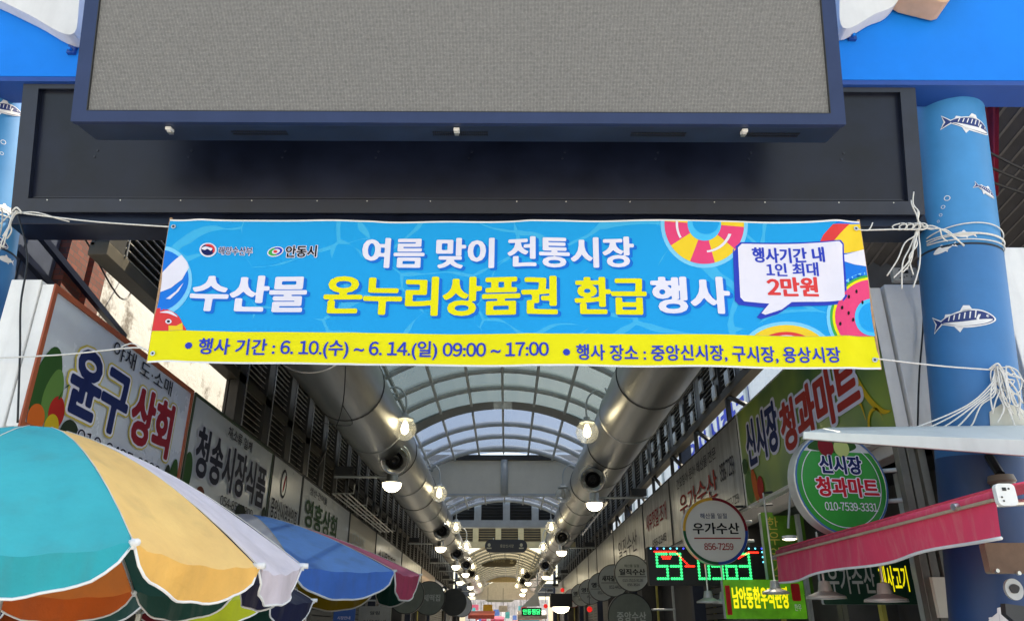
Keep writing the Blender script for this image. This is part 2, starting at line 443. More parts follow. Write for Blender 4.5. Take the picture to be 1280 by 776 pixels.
m = MB(); slab(m, fr, [(.09, .072), (SW - .09, .072), (SW - .09, SH), (.09, SH)], -.05, -.012, sm); m.build('display', t)
m = MB(); slab(m, fr, [(.004, .004), (SW - .004, .004), (SW - .004, SH), (.004, SH)], -.31, -.051, mat('cabinet_paint', (.016, .034, .075), .3, var=.25, scale=2, spec=.6)); m.build('cabinet', t, bevel=.006)
m = MB()
for a, b_, c, d in ((0, SW, 0, .076), (0, .094, .076, SH), (SW - .094, SW, .076, SH)):
    slab(m, fr, [(a, c), (b_, c), (b_, d), (a, d)], -.05, 0, bezelm)
m.build('bezel', t, bevel=.005)
m = MB()
for a, b_, c, d in ((.094, SW - .094, .076, .082), (.094, .1, .082, SH), (SW - .1, SW - .094, .082, SH)):
    slab(m, fr, [(a, c), (b_, c), (b_, d), (a, d)], -.011, .001, black)
m.build('gasket', t)
def under(px, dn):      # a point on the underside
    p = onY(px, 160, 4.2); return p.x - O.x
for px in (213, 571, 929):
    u = under(px, 0); m = MB(); slab(m, fr, rrect(u - .019, -.022, u + .019, .0, .005, 3), -.12, -.07, white); slab(m, fr, [(u - .014, -.032), (u + .014, -.032), (u + .014, -.023), (u - .014, -.023)], -.13, -.09, chrome)
    m.build('bracket_lamp', t)
for px in (320, 574, 824, 967):
    u = under(px, 0); m = MB()
    for r in range(2):
        for k in range(26):
            x = u - .18 + k * .0144; slab(m, fr, [(x, -.003), (x + .008, -.003), (x + .008, .002), (x, .002)], -.16 - r * .04, -.14 - r * .04, black)
    m.build('vent', t)

# ------------------------------------------------------------------ pillars
pilm = mat('pillar_blue_vinyl', S(56, 138, 198), .42, var=.09, scale=1.5, stains=.05, bump=.08)
pilm2 = mat('pillar_blue_vinyl_worn', S(46, 114, 174), .5, var=.1, scale=1.5, stains=.1, bump=.1)
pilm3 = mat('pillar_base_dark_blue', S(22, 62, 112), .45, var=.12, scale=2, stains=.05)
seam = mat('torn_seam', (.02, .03, .05), .8)
fishn = mat('fish_navy_print', S(30, 52, 116), .5, var=.05); fishw = mat('fish_white_print', (.8, .8, .82), .5, var=.03)
def pillar(P1, P2, rad, label, zseam):
    ax = (P2 - P1).normalized(); A = P1 - ax * (P1.z / ax.z); B = P2 + ax * ((5.75 - P2.z) / ax.z); L = (B - A).length
    t = thing('entrance_pillar', label, 'pillar', A, 'blue pillars of the market gate')
    ls = zseam / ax.z
    m = MB(); m.lathe([(rad * 1.02, .0), (rad * 1.02, ls), (rad * .9, ls)], A, ax, pilm2, 48); m.build('lower_wrap', t, smooth_angle=40)
    m = MB(); lb = 2.72 / ax.z; m.lathe([(rad * 1.03, .0), (rad * 1.03, lb), (rad * .99, lb)], A, ax, pilm3, 48); m.build('darker_base', t, smooth_angle=40)  # lowest stretch of the pillar, set in a darker blue
    m = MB(); m.lathe([(rad, ls - .01), (rad, L)], A, ax, pilm, 48); m.build('upper_wrap', t, smooth_angle=40)
    m = MB(); m.lathe([(rad * 1.024, ls - .012), (rad * 1.024, ls + .006), (rad * .99, ls + .008)], A, ax, seam, 48); m.build('seam', t, smooth_angle=40)
    X = V3((1, 0, 0)); X = (X - ax * X.dot(ax)).normalized(); Fv = ax.cross(X).normalized()
    if Fv.y > 0: Fv = -Fv
    def warp(u, v, n):
        a = u / rad; rr = rad * (1.02 if v < ls else 1) + .002 + n
        return A + ax * v + (Fv * math.cos(a) + X * math.sin(a)) * rr
    f = Frame(A, X, ax, Fv, warp)
    def hit(px, py):
        d = ray(px, py).normalized(); oc = EYE - A; dp = d - ax * d.dot(ax); op = oc - ax * oc.dot(ax)
        a, b_, c = dp.dot(dp), 2 * dp.dot(op), op.dot(op) - rad * rad; q = b_ * b_ - 4 * a * c
        tt = (-b_ - math.sqrt(max(q, 0))) / (2 * a); P = EYE + d * tt; r = P - A
        return math.atan2(r.dot(X), r.dot(Fv)) * rad, r.dot(ax)
    return t, f, hit, ax, A
P1 = onY(1222, 530, 5.35); P2 = onY(1177, 110, 5.12)
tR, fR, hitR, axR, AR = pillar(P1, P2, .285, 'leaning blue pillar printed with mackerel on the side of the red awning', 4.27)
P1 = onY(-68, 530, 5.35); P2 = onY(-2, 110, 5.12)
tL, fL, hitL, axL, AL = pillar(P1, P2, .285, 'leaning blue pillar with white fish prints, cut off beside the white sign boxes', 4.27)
# mackerel outline, nose at +x, unit length 1
BODY = spline([(-.36, .0), (-.2, .09), (.1, .15), (.34, .11), (.5, -.02), (.34, -.12), (.05, -.15), (-.2, -.08)], 6, True)
TAIL = [(-.33, .02), (-.5, .14), (-.44, .0), (-.5, -.15), (-.33, -.03)]
FIN1 = [(-.02, .13), (.05, .23), (.12, .22), (.16, .14)]; FIN2 = [(-.28, .04), (-.24, .12), (-.18, .11), (-.16, .08)]; FIN3 = [(.0, -.14), (-.06, -.22), (-.12, -.13)]
def xf(poly, c, s, rot, flip=1):
    q, z = math.cos(R(rot)), math.sin(R(rot)); return [(c[0] + s * (x * flip * q - y * z), c[1] + s * (x * flip * z + y * q)) for x, y in poly]
def grow(poly, k):
    cx = sum(p[0] for p in poly) / len(poly); cy = sum(p[1] for p in poly) / len(poly); o = []
    for x, y in poly:
        d = math.hypot(x - cx, y - cy) or 1; o.append((x + (x - cx) / d * k, y + (y - cy) / d * k))
    return o
def fish(f, c, s, rot, parent, flip=1, full=True):
    m = MB()
    for P in (BODY, TAIL, FIN1, FIN2, FIN3): flat(m, f, xf(grow(P, .017 if full else 0), c, s, rot, flip), fishw, .001, .02)
    if full:
        for P in (BODY, TAIL): flat(m, f, xf(grow(P, -.014), c, s, rot, flip), fishn, .002, .02)
        flat(m, f, xf(spline([(-.3, -.02), (0, -.05), (.3, -.03), (.46, -.03), (.3, -.11), (.0, -.13), (-.2, -.06)], 4, True), c, s, rot, flip), fishw, .003, .02)
        for k in range(6):
            x = -.22 + k * .08; flat(m, f, xf([(x, .0), (x + .025, .08 + .01 * k), (x + .045, .08 + .01 * k), (x + .018, 0)], c, s, rot, flip), fishw, .003, .02)
        flat(m, f, xf(ell(.38, .03, .022, .022, n=10), c, s, rot, flip), fishw, .003, .02); flat(m, f, xf(ell(.385, .03, .01, .01, n=8), c, s, rot, flip), fishn, .004, .02)
        flat(m, f, xf([(.24, .06), (.28, .06), (.24, -.02), (.28, -.08), (.25, -.08), (.2, -.02)], c, s, rot, flip), fishw, .003, .02)
    return m.build('fish_print', parent)
a, b_ = hitR(1168, 405), hitR(1243, 400); c = ((a[0] + b_[0]) / 2, (a[1] + b_[1]) / 2); fish(fR, c, b_[0] - a[0], 2, tR)
a = hitR(1178, 154); fish(fR, (a[0] + .19, a[1] - .02), .40, -7, tR)
a = hitR(1232, 238); fish(fR, a, .2, -20, tR)
for px, py, s_, r_ in ((1181, 311, .17, 14), (1207, 293, .15, -4)): fish(fR, hitR(px, py), s_, r_, tR, -1, False)
for i, (px, py, s_, r_) in enumerate(((2, 135, .3, 8), (8, 262, .2, 10), (-14, 300, .3, 0), (8, 325, .16, 6))): fish(fL, hitL(px, py), s_, r_, tL, -1 if i % 2 else 1, i % 2 == 0)
m = MB(); mL = MB()
for F_, h_, mm_, L_ in ((fR, hitR, m, ((1184, 248, .022), (1179, 259, .015), (1176, 269, .012), (1173, 277, .01))), (fL, hitL, mL, ((4, 178, .02), (2, 192, .014)))):
    for px, py, r in L_:
        u, v = h_(px, py)
        for k in range(16):
            a0, a1 = 2 * math.pi * k / 16, 2 * math.pi * (k + 1) / 16
            flat(mm_, F_, [(u + r * math.cos(a0), v + r * math.sin(a0)), (u + r * math.cos(a1), v + r * math.sin(a1)), (u + r * .75 * math.cos(a1), v + r * .75 * math.sin(a1)), (u + r * .75 * math.cos(a0), v + r * .75 * math.sin(a0))], fishw, .001)
m.build('bubble_print', tR); mL.build('bubble_print', tL)
beige = mat('old_white_wrap', S(196, 196, 186), .7, var=.06, scale=4, stains=.2)
m = MB()
u0, v0 = hitR(1236, 533); pts = [(u0, v0 - .1), (u0 + .34, v0 - .1), (u0 + .34, v0 + .14), (u0 + .1, v0 + .17), (u0 + .01, v0 + .1)]
flat(m, fR, pts, beige, .006, .04); m.build('torn_wrap', tR)

# ------------------------------------------------------------------ banner
BY = 4.75
CO = [onY(x, y, BY) for x, y in ((184.5, 452), (1101, 459), (1075, 278), (213, 277.5))]
BL = ((CO[1] - CO[0]).length + (CO[2] - CO[3]).length) / 2; BH = ((CO[3] - CO[0]).length + (CO[2] - CO[1]).length) / 2
def bil(u, v):
    s, t_ = u / BL, v / BH
    return CO[0] * (1 - s) * (1 - t_) + CO[1] * s * (1 - t_) + CO[2] * s * t_ + CO[3] * (1 - s) * t_
def bwarp(u, v, n):
    p = bil(u, v); s = u / BL; t_ = v / BH
    wv = .012 * math.sin(2.3 * u + .4) + .006 * math.sin(5.3 * u + 1.4 * v) + .006 * math.exp(-u / .35) * math.sin(15 * u + 9 * v) + .006 * math.exp(-(BL - u) / .3) * math.sin(17 * u - 8 * v)
    fold = lambda c_: math.exp(-((u - c_) / .07) ** 2)
    wv += .011 * fold(.16 + .05 * t_) + .012 * fold(BL - .2 + .03 * t_) + .007 * fold(BL * .52) + .006 * fold(BL * .27 + .1 * t_)
    for cu, cv, sg in ((0, BH, 1), (BL, BH, -1), (0, 0, 1), (BL, 0, -1)):
        du, dv = abs(u - cu), abs(v - cv); rr_ = math.hypot(du, dv); wv += .009 * math.exp(-rr_ / .4) * min(1, (rr_ / .3) ** 2) * math.sin(11 * math.atan2(dv, du + .02))
    wv += .004 * math.sin(9 * u - 3 * v) * (.3 + t_)
    p.z += -.018 * math.sin(math.pi * s) * t_ * 0 + .0025 * math.sin(7 * u + 1) * (abs(t_ - .5) * 2) ** 4
    p.y -= wv + n; return p
fB = Frame(CO[0], (1, 0, 0), (0, 0, 1), (0, -1, 0), bwarp)
def buv(px, py):
    q = onY(px, py, BY); u, v = BL * .5, BH * .5
    for _ in range(12):
        p = bil(u, v); u += (q.x - p.x); v += (q.z - p.z)
    return u, v
def bx(x0, y0, x1, y1):
    u0 = buv(x0, (y0 + y1) / 2)[0]; u1 = buv(x1, (y0 + y1) / 2)[0]; v0 = buv((x0 + x1) / 2, y1)[1]; v1 = buv((x0 + x1) / 2, y0)[1]
    return u0, u1, v0, v1
VB = (buv(189, 415)[1] + buv(1097, 419)[1]) / 2
def banner_blue():
    m = bpy.data.materials.new('banner_water_print'); m.use_nodes = True; n = m.node_tree.nodes; l = m.node_tree.links; b = n['Principled BSDF']; out = n['Material Output']
    b.inputs['Roughness'].default_value = .6; b.inputs['Specular IOR Level'].default_value = .12
    tc = n.new('ShaderNodeTexCoord'); nz = n.new('ShaderNodeTexNoise'); nz.inputs['Scale'].default_value = 1.6; nz.inputs['Detail'].default_value = 1
    l.new(tc.outputs['Object'], nz.inputs['Vector'])
    ad = n.new('ShaderNodeMix'); ad.data_type = 'VECTOR'; ad.inputs[0].default_value = .28; l.new(tc.outputs['Object'], ad.inputs[4]); l.new(nz.outputs['Color'], ad.inputs[5])
    vo = n.new('ShaderNodeTexVoronoi'); vo.feature = 'DISTANCE_TO_EDGE'; vo.inputs['Scale'].default_value = 2.6; l.new(ad.outputs[1], vo.inputs['Vector'])
    n2 = n.new('ShaderNodeTexNoise'); n2.inputs['Scale'].default_value = 2.4; l.new(tc.outputs['Object'], n2.inputs['Vector'])
    th = n.new('ShaderNodeMapRange'); th.inputs[1].default_value = .42; th.inputs[2].default_value = .66; th.inputs[3].default_value = .0; th.inputs[4].default_value = .05; l.new(n2.outputs['Fac'], th.inputs[0])
    cmp_ = n.new('ShaderNodeMath'); cmp_.operation = 'SUBTRACT'; l.new(th.outputs[0], cmp_.inputs[0]); l.new(vo.outputs['Distance'], cmp_.inputs[1])
    st = n.new('ShaderNodeMapRange'); st.inputs[1].default_value = 0; st.inputs[2].default_value = .008; st.inputs[4].default_value = .75; l.new(cmp_.outputs[0], st.inputs[0])
    mx = n.new('ShaderNodeMix'); mx.data_type = 'RGBA'; mx.inputs[6].default_value = (*S(0, 170, 242), 1); mx.inputs[7].default_value = (*S(70, 196, 246), 1)
    l.new(st.outputs[0], mx.inputs[0]); l.new(mx.outputs[2], b.inputs['Base Color'])
    n3 = n.new('ShaderNodeTexNoise'); n3.inputs['Scale'].default_value = 3; n3.inputs['Detail'].default_value = 6; n3.inputs['Roughness'].default_value = .65; l.new(tc.outputs['Object'], n3.inputs['Vector'])
    bp = n.new('ShaderNodeBump'); bp.inputs['Strength'].default_value = .22; bp.inputs['Distance'].default_value = .02; l.new(n3.outputs['Fac'], bp.inputs['Height']); l.new(bp.outputs[0], b.inputs['Normal'])
    t_ = n.new('ShaderNodeBsdfTranslucent'); l.new(mx.outputs[2], t_.inputs[0]); ms = n.new('ShaderNodeMixShader'); ms.inputs[0].default_value = .15
    l.new(b.outputs[0], ms.inputs[1]); l.new(t_.outputs[0], ms.inputs[2]); l.new(ms.outputs[0], out.inputs[0]); return m
bblue = banner_blue()
def inkm(nm, *c): return mat(nm, S(*c), .6, var=.025, scale=3, spec=.15, bump=.22)
iyel = inkm('ink_yellow', 236, 228, 36); iwhite = inkm('ink_white', 228, 226, 240); iblue = inkm('ink_blue', 44, 66, 186); ishadow = inkm('ink_deep_blue', 0, 112, 214)
inavy = inkm('ink_navy', 22, 34, 92); ired = inkm('ink_red', 222, 64, 66); ipink = inkm('ink_pink', 232, 72, 124); iyel2 = inkm('ink_warm_yellow', 240, 204, 56)
icyan = inkm('ink_cyan', 60, 190, 244); iball = inkm('ink_ball_blue', 0, 118, 220); igreen = inkm('ink_green', 60, 168, 80); iblack = inkm('ink_black', 24, 24, 28); ipale = inkm('ink_pale_blue', 120, 206, 246)
ban = thing('event_banner', 'wide blue and yellow Korean summer event banner tied between the gate pillars', 'banner', bil(BL / 2, 0))
m = MB(); NU = 168; vr = [VB * k / 10 for k in range(10)] + [VB + (BH - VB) * k / 26 for k in range(27)]
vs = [fB.pt(BL * i / NU, v, 0) for v in vr for i in range(NU + 1)]
fs = lambda j0, j1: [(j * (NU + 1) + i, j * (NU + 1) + i + 1, (j + 1) * (NU + 1) + i + 1, (j + 1) * (NU + 1) + i) for j in range(j0, j1) for i in range(NU)]
m.add(vs, fs(10, 36), bblue); m.add(vs, fs(0, 10), iyel)
hem = mat('banner_hem', (.8, .8, .8), .6, var=.03)
for v in (-.006, BH + .006):
    q = [fB.pt(BL * i / NU, v - .006, .001) for i in range(NU + 1)] + [fB.pt(BL * i / NU, v + .007, .001) for i in range(NU + 1)]
    m.add(q, [(i, i + 1, NU + 2 + i, NU + 1 + i) for i in range(NU)], hem)
m.build('printed_cloth', ban, smooth=True)
LIM = (0, BL, VB, BH)
def bletters(body, box, col, d=.04, ay=1.5, shadow=None, off=(.016, -.014), gr=.02, n=.006):
    m = MB(); b = bx(*box)
    if shadow: write(m, fB, body, (b[0] + off[0], b[1] + off[0], b[2] + off[1], b[3] + off[1]), shadow, d, n - .002, ay, grow=gr)
    write(m, fB, body, b, col, d, n, ay); return m.build('lettering', ban)
bletters('여름 맞이 전통시장', (453, 297, 792, 335), iwhite, .042, 1.9, ishadow)
bletters('수산물', (240, 345, 384, 391), iwhite, .045, 1.8, ishadow)
bletters('온누리상품권', (405, 345, 697, 394), iyel, .045, 1.8, ishadow)
bletters('환급', (718, 347, 808, 394), iyel, .045, 1.8, ishadow)
bletters('행사', (813, 347, 912, 393), iwhite, .045, 1.8, ishadow)
bletters('행사 기간 : 6. 10.(수) ~ 6. 14.(일) 09:00 ~ 17:00', (249, 425, 686, 449), iblue, .024, 1.2)
bletters('행사 장소 : 중앙신시장, 구시장, 용상시장', (720, 432, 1051, 453), iblue, .024, 1.2)
for px, py in ((237, 433), (708, 441)):
    m = MB(); u, v = buv(px, py); flat(m, fB, ell(u, v, .024, .024, n=20), iblue, .004); m.build('bullet_mark', ban)
def pp(L): return [buv(x, y) for x, y in L]
def pell(cx, cy, rx, ry, *a, **k): return pp(ell(cx, cy, rx, ry, *a, **k))
# bubble
m = MB()
out = spline([], 1) if 0 else None
bub = pp([(927, 305), (1048, 303), (1052, 307), (1055, 371), (1051, 376), (990, 377), (978, 386), (957, 393), (952, 391), (962, 379), (930, 377), (925, 372), (922, 310)])
flat(m, fB, [(u - .028, v - .022) for u, v in grow(bub, .012)], iblue, .004, .03); flat(m, fB, grow(bub, .016), iblue, .005, .03)
flat(m, fB, bub, iwhite, .007, .03); m.build('speech_bubble', ban)
bletters('행사기간 내', (940, 309, 1030, 328), iblue, .04, 1.8, n=.009)
bletters('1인 최대', (958, 328, 1023, 345), iblue, .035, 1.8, n=.009)
bletters('2만원', (959, 346, 1023, 370), ired, .045, 1.6, n=.009)
# swim ring at the top edge
m = MB()
def ring(cx, cy, ro, ri, seg, cols, k0=0, asp=1., hl=True):
    flat(m, fB, clip_px(pell(cx, cy, ro + 5, (ro + 5) * asp)), ipale, .002, .03)
    for i in range(seg):
        a0, a1 = k0 + 360 * i / seg, k0 + 360 * (i + 1) / seg
        P = ell(cx, cy, ro, ro * asp, a0, a1, 8) + ell(cx, cy, ri, ri * asp, a1, a0, 8)
        flat(m, fB, pp(P), cols[i % len(cols)], .004, .03, LIM)
    flat(m, fB, pell(cx, cy, ri, ri * asp), icyan, .0045, .03, LIM); flat(m, fB, pell(cx + 2, cy - 3, ri * .8, ri * .75 * asp), bblue, .005, .03, LIM)
    if hl:
        P = ell(cx, cy, ro * .72, ro * .72 * asp, 20, 85, 10) + ell(cx, cy + .5, ro * .64, ro * .66 * asp, 85, 20, 10); flat(m, fB, pp(P), iwhite, .006, .03, LIM)
        P = ell(cx, cy, ro * .72, ro * .72 * asp, 150, 185, 10) + ell(cx, cy + .5, ro * .66, ro * .66 * asp, 185, 150, 10); flat(m, fB, pp(P), iwhite, .006, .03, LIM)
def clip_px(P): return clip(clip(clip(P, 1, VB, False), 1, BH, True), 0, BL, True)
ring(880, 281, 50, 21, 10, [ipink, iyel2], 3)
m.build('swim_ring_print', ban)
m = MB()      # watermelon ring
for r_, c_, n_ in ((58, ipale, .002), (54, igreen, .003), (51, iyel, .004), (48, ipink, .005), (24, icyan, .006), (19, bblue, .007)):
    flat(m, fB, pell(1092, 396, r_, r_ * .98), c_, n_, .03, LIM)
for x, y in ((1052, 385), (1060, 372), (1050, 405), (1066, 400), (1070, 365), (1060, 392), (1078, 378)): flat(m, fB, pell(x, y, 1.5, 2.5, n=8), iblack, .008, 0, LIM)
m.build('watermelon_ring_print', ban)
m = MB()
for r_, c_, n_ in ((60, ipale, .002), (54, iyel2, .003), (42, ired, .004), (36, iwhite, .005), (28, icyan, .006)): flat(m, fB, pell(984, 444, r_, r_ * .72), c_, n_, .03, LIM)
m.build('swim_ring_print', ban)
m = MB()      # beach ball, upper right
flat(m, fB, pell(1072, 318, 50, 46), iball, .002, .03, LIM)
flat(m, fB, pp([(1040, 282), (1080, 279), (1082, 312), (1060, 316), (1034, 320), (1030, 300)]), iyel2, .003, .03, LIM)
flat(m, fB, pp([(1040, 282), (1029, 294), (1024, 305), (1024, 312), (1036, 308), (1052, 290), (1062, 280)]), ired, .0035, .03, LIM)
flat(m, fB, pp([(1050, 320), (1083, 311), (1085, 333), (1068, 331), (1052, 326)]), iwhite, .004, .03, LIM)
m.build('beach_ball_print', ban)
m = MB()      # beach ball, upper left
flat(m, fB, pell(200, 352, 42, 44), ipale, .002, .03, LIM); flat(m, fB, pell(199, 351, 39, 38), iball, .003, .03, LIM)
flat(m, fB, pp([(203, 341), (228, 320), (236, 330), (238, 337), (230, 352), (215, 361), (200, 365), (195, 366), (199, 345)]), iwhite, .004, .03, LIM)
flat(m, fB, pp([(208, 374), (222, 366), (232, 356), (226, 366), (214, 375)]), iwhite, .004, .03, LIM)
m.build('beach_ball_print', ban)
m = MB()      # red float
flat(m, fB, pp(spline([(190, 388), (205, 386), (222, 394), (230, 406), (232, 418), (186, 418)], 5, True)), ired, .003, .03, LIM)
flat(m, fB, pp([(212, 408), (222, 409), (230, 405), (231, 417), (212, 417)]), iyel2, .004, .03, LIM)
flat(m, fB, pell(212, 403, 4, 3), iwhite, .005, 0, LIM); flat(m, fB, pell(212, 403, 2, 1.6), iblack, .006, 0, LIM)
flat(m, fB, pp(spline([(200, 391), (214, 390), (224, 398), (212, 393)], 4, True)), iwhite, .005, 0, LIM)
m.build('float_print', ban)
m = MB()      # ministry emblem
flat(m, fB, pell(261.5, 314, 10.5, 9), iwhite, .004)
flat(m, fB, pell(261.5, 314, 8.4, 7.2), inavy, .006)
flat(m, fB, pp(ell(261.5, 314, 8.6, 7.4, -110, 30, 16) + ell(260.2, 315.2, 7.4, 6.0, 20, -100, 16)), ired, .007)
flat(m, fB, pp(spline([(253.5, 313), (258, 310), (263, 311), (267, 312.5), (265, 315.5), (261, 313.2), (257.5, 314.6)], 4, True)), iwhite, .008)
m.build('emblem_print', ban); m = MB(); flat(m, fB, pell(344.5, 315, 10.5, 6, rot=-14), iwhite, .004)
flat(m, fB, pp(ell(344.5, 315, 9, 4.8, 90, 270, 14, -14) + ell(345, 315, 5, 3, 270, 90, 10, -14)), igreen, .006)
flat(m, fB, pp(ell(344.5, 315, 9, 4.8, -90, 90, 14, -14) + ell(344.5, 315, 6, 3, 90, -90, 10, -14)), iblue, .006)
flat(m, fB, pell(344.5, 315, 2.5, 1.7), ired, .007); m.build('emblem_print', ban)
bletters('해양수산부', (274.5, 310, 316, 320), inavy, .01, 1.2, iwhite, (0, 0), .06, n=.007)
bletters('안동시', (357.5, 308, 396.5, 322.5), iblack, .03, 1.3, iwhite, (0, 0), .06, n=.007)
for cu, cv in ((.035, .05), (.035, BH - .05), (BL - .035, .05), (BL - .035, BH - .05)):
    m = MB(); flat(m, fB, ell(cu, cv, .017, .017, n=16), chrome, .012); flat(m, fB, ell(cu, cv, .008, .008, n=10), black, .013); m.build('eyelet', ban)
for s_ in (0, 1):
    m = MB(); a = fB.pt(BL * s_, -.01, .0) + V3((0, .012, 0)); b_ = fB.pt(BL * s_, BH + .03, 0) + V3((0, .012, 0)); m.tube([a, b_], .011, mat('wood_batten', (.45, .27, .14), .6, var=.2, scale=20), 8); m.build('end_batten', ban)

# ------------------------------------------------------------------ ropes
ropem = mat('white_nylon_cord', (.72, .71, .68), .7, var=.08, scale=60)
def rope(name, pts, label, r=.0055, group=None, more=()):
    m = MB(); m.tube(spline([tuple(p) for p in pts], 8), r, ropem, 6)
    for q in more: m.tube(spline([tuple(p) for p in q], 6), r * .8, ropem, 5)
    o = m.build(name, smooth=True); tag(o, label, 'rope', group); return o
G_R = 'cords tying the banner to the pillars'
bc = lambda u, v: fB.pt(u, v, .004)
def onP(f, hit, px, py, n=.01): u, v = hit(px, py); return f.pt(u, v, n)
kL = onY(24, 266, 4.86); kR = onY(1147, 286, 4.9); kR2 = onP(fR, hitR, 1240, 464, .03)
rope('banner_cord', [bc(0, BH - .05), (bc(0, BH - .05) + kL) / 2 + V3((0, 0, -.015)), kL], 'white cord from the banner top corner beside the striped beach ball to the pillar', group=G_R)
kl2 = onY(-30, 448, 5.0)
rope('banner_cord', [bc(0, .07), bc(-.12, .10), (bc(0, .07) + kl2) / 2, kl2], 'white cord from the banner bottom corner below the red float, crossing the orange framed sign', group=G_R, more=[[bc(-.02, .08), bc(-.12, .13), bc(-.2, .11)]])
rope('banner_cord', [bc(BL, BH - .06), (bc(BL, BH - .06) + kR) / 2, kR], 'white cord from the banner top corner beside the yellow beach ball to the fish pillar', group=G_R, more=[[bc(BL - .03, BH - .05), bc(BL + .05, BH - .06), bc(BL + .09, BH - .0)]])
rope('banner_cord', [bc(BL - .02, .06), (bc(BL, .06) + kR2) / 2 + V3((0, 0, -.01)), kR2], 'white cord from the banner bottom corner to the bunched cord on the fish pillar', group=G_R)
rnd = random.Random(11)
def around(f, hit, px, py, a0, a1, dv=0., n=.01):
    u, v = hit(px, py); return [f.pt(.285 * R(a0 + (a1 - a0) * k / 14), v + dv * math.sin(math.pi * k / 14), n) for k in range(15)]
def strand(p, dx, dz, curl=.05, dy=-.03):
    q = [p]; k = 4
    for i in range(1, k + 1):
        t_ = i / k; q.append(p + V3((dx * t_ + rnd.uniform(-curl, curl) * t_, dy * math.sin(t_ * 3) + rnd.uniform(-.015, .015), dz * t_ ** 1.3 + rnd.uniform(-curl, curl) * .5)))
    return q
def loop(p, w_, h_):
    return [p + V3((w_ * math.sin(a) * (a / 6.3 + .2), -.03 - .02 * math.sin(a), -h_ * (1 - math.cos(a)) / 2)) for a in [k * 6.2 / 9 for k in range(10)]]
more = [around(fR, hitR, 1180, 292, -75, 95, .06, .012), around(fR, hitR, 1180, 296, -75, 95, .0, .014), around(fR, hitR, 1180, 299, -75, 100, .015, .012), around(fR, hitR, 1180, 301, -75, 90, -.02, .012)]
for i in range(7): more.append(strand(kR + V3((0, -.02, 0)), rnd.uniform(-.28, -.06), rnd.uniform(-.5, -.3)))
for i in range(4): more.append(strand(kR + V3((0, -.02, 0)), rnd.uniform(-.05, .03), rnd.uniform(.12, .3), .02))
for i in range(3): more.append(strand(kR + V3((.02, -.03, 0)), rnd.uniform(.15, .3), rnd.uniform(-.25, -.12), .03, -.06))
for i in range(4): more.append(loop(kR + V3((-.05 * i, -.03, .01)), .06, .05))
rope('cord_knot', [kR + V3((-.04, -.02, 0)), kR + V3((0, -.04, .03)), kR + V3((.04, -.02, -.01)), kR], 'tangled white cord knot wound round the fish pillar at banner height', .0065, more=more)
more = []
for i in range(13): more.append(strand(kR2, rnd.uniform(-.12, .14), rnd.uniform(-.42, -.2), .05))
for i in range(6): more.append(loop(kR2 + V3((rnd.uniform(-.03, .1), 0, .02)), rnd.uniform(-.1, .12), rnd.uniform(.15, .42)))
for i in range(4): more.append(strand(kR2, rnd.uniform(.1, .22), rnd.uniform(-.15, .0), .05))
for i in range(5):
    e = onY(1150 + 16 * i, 532, 5.05); more.append([kR2, kR2 + V3((-.06, -.03, -.1 - .02 * i)), (kR2 + e) / 2 + V3((-.02 * i + .04, -.02, -.06)), e, e + V3((-.06, .02, 0))])
rope('cord_bunch', [kR2 + V3((-.05, -.02, .0)), kR2 + V3((0, -.05, .03)), kR2 + V3((.03, -.03, -.03)), kR2], 'bunch of loose white cord ends hanging on the fish pillar above the canopy', .0065, more=more)
more = [around(fL, hitL, 10, 268, -60, 85, .05, .012), around(fL, hitL, 10, 272, -60, 85, -.02, .012)]
for i in range(4): more.append(strand(kL, rnd.uniform(-.1, .05), rnd.uniform(-.4, -.15), .05))
for i in range(3): more.append(strand(kL, rnd.uniform(-.2, .4), rnd.uniform(-.16, -.02), .02))
for i in range(3): more.append(loop(kL + V3((-.1, -.02, .0)), .12, .3))
rope('cord_knot', [kL + V3((-.04, -.02, 0)), kL + V3((0, -.04, .02)), kL + V3((.03, -.02, -.01)), kL], 'white cord knot on the cut off blue pillar beside the dark beam', .0065, more=more)
# ------------------------------------------------------------------ arcade: roof, ducts, side walls
steel = mat('arcade_grey_paint', S(186, 192, 192), .5, .0, var=.1, scale=3)
steeld = mat('arcade_dark_paint', S(62, 64, 66), .5, .2, var=.15, scale=3)
louv = mat('louvre_slats', S(176, 172, 162), .5, .0, var=.2, scale=5)
postm = mat('louvre_post', S(70, 68, 64), .45, .2, var=.2, scale=4)
frost = glass_mat('frosted_roof_sheet', (.185, .24, .255), .25, .25, (.094, .126, .136))
clearr = glass_mat('clear_roof_sheet', (.30, .35, .45), .6, .15, (.15, .18, .24))
warmr = glass_mat('warm_roof_sheet', (.5, .42, .27), .3, .3, (.34, .29, .19))
ductm = mat('spiral_duct_steel', (.46, .465, .455), .36, .95, var=.18, scale=2.5, streak=(1, .12, 1), bump=.04)
CX, AR, AZ = -.1, 4.0, 6.25
def arc(y, r=AR, z=AZ, a=46, n=20, cx=CX):
    return [V3((cx + r * math.sin(R(-a + 2 * a * i / n)), y, z - r + r * math.cos(R(-a + 2 * a * i / n)))) for i in range(n + 1)]
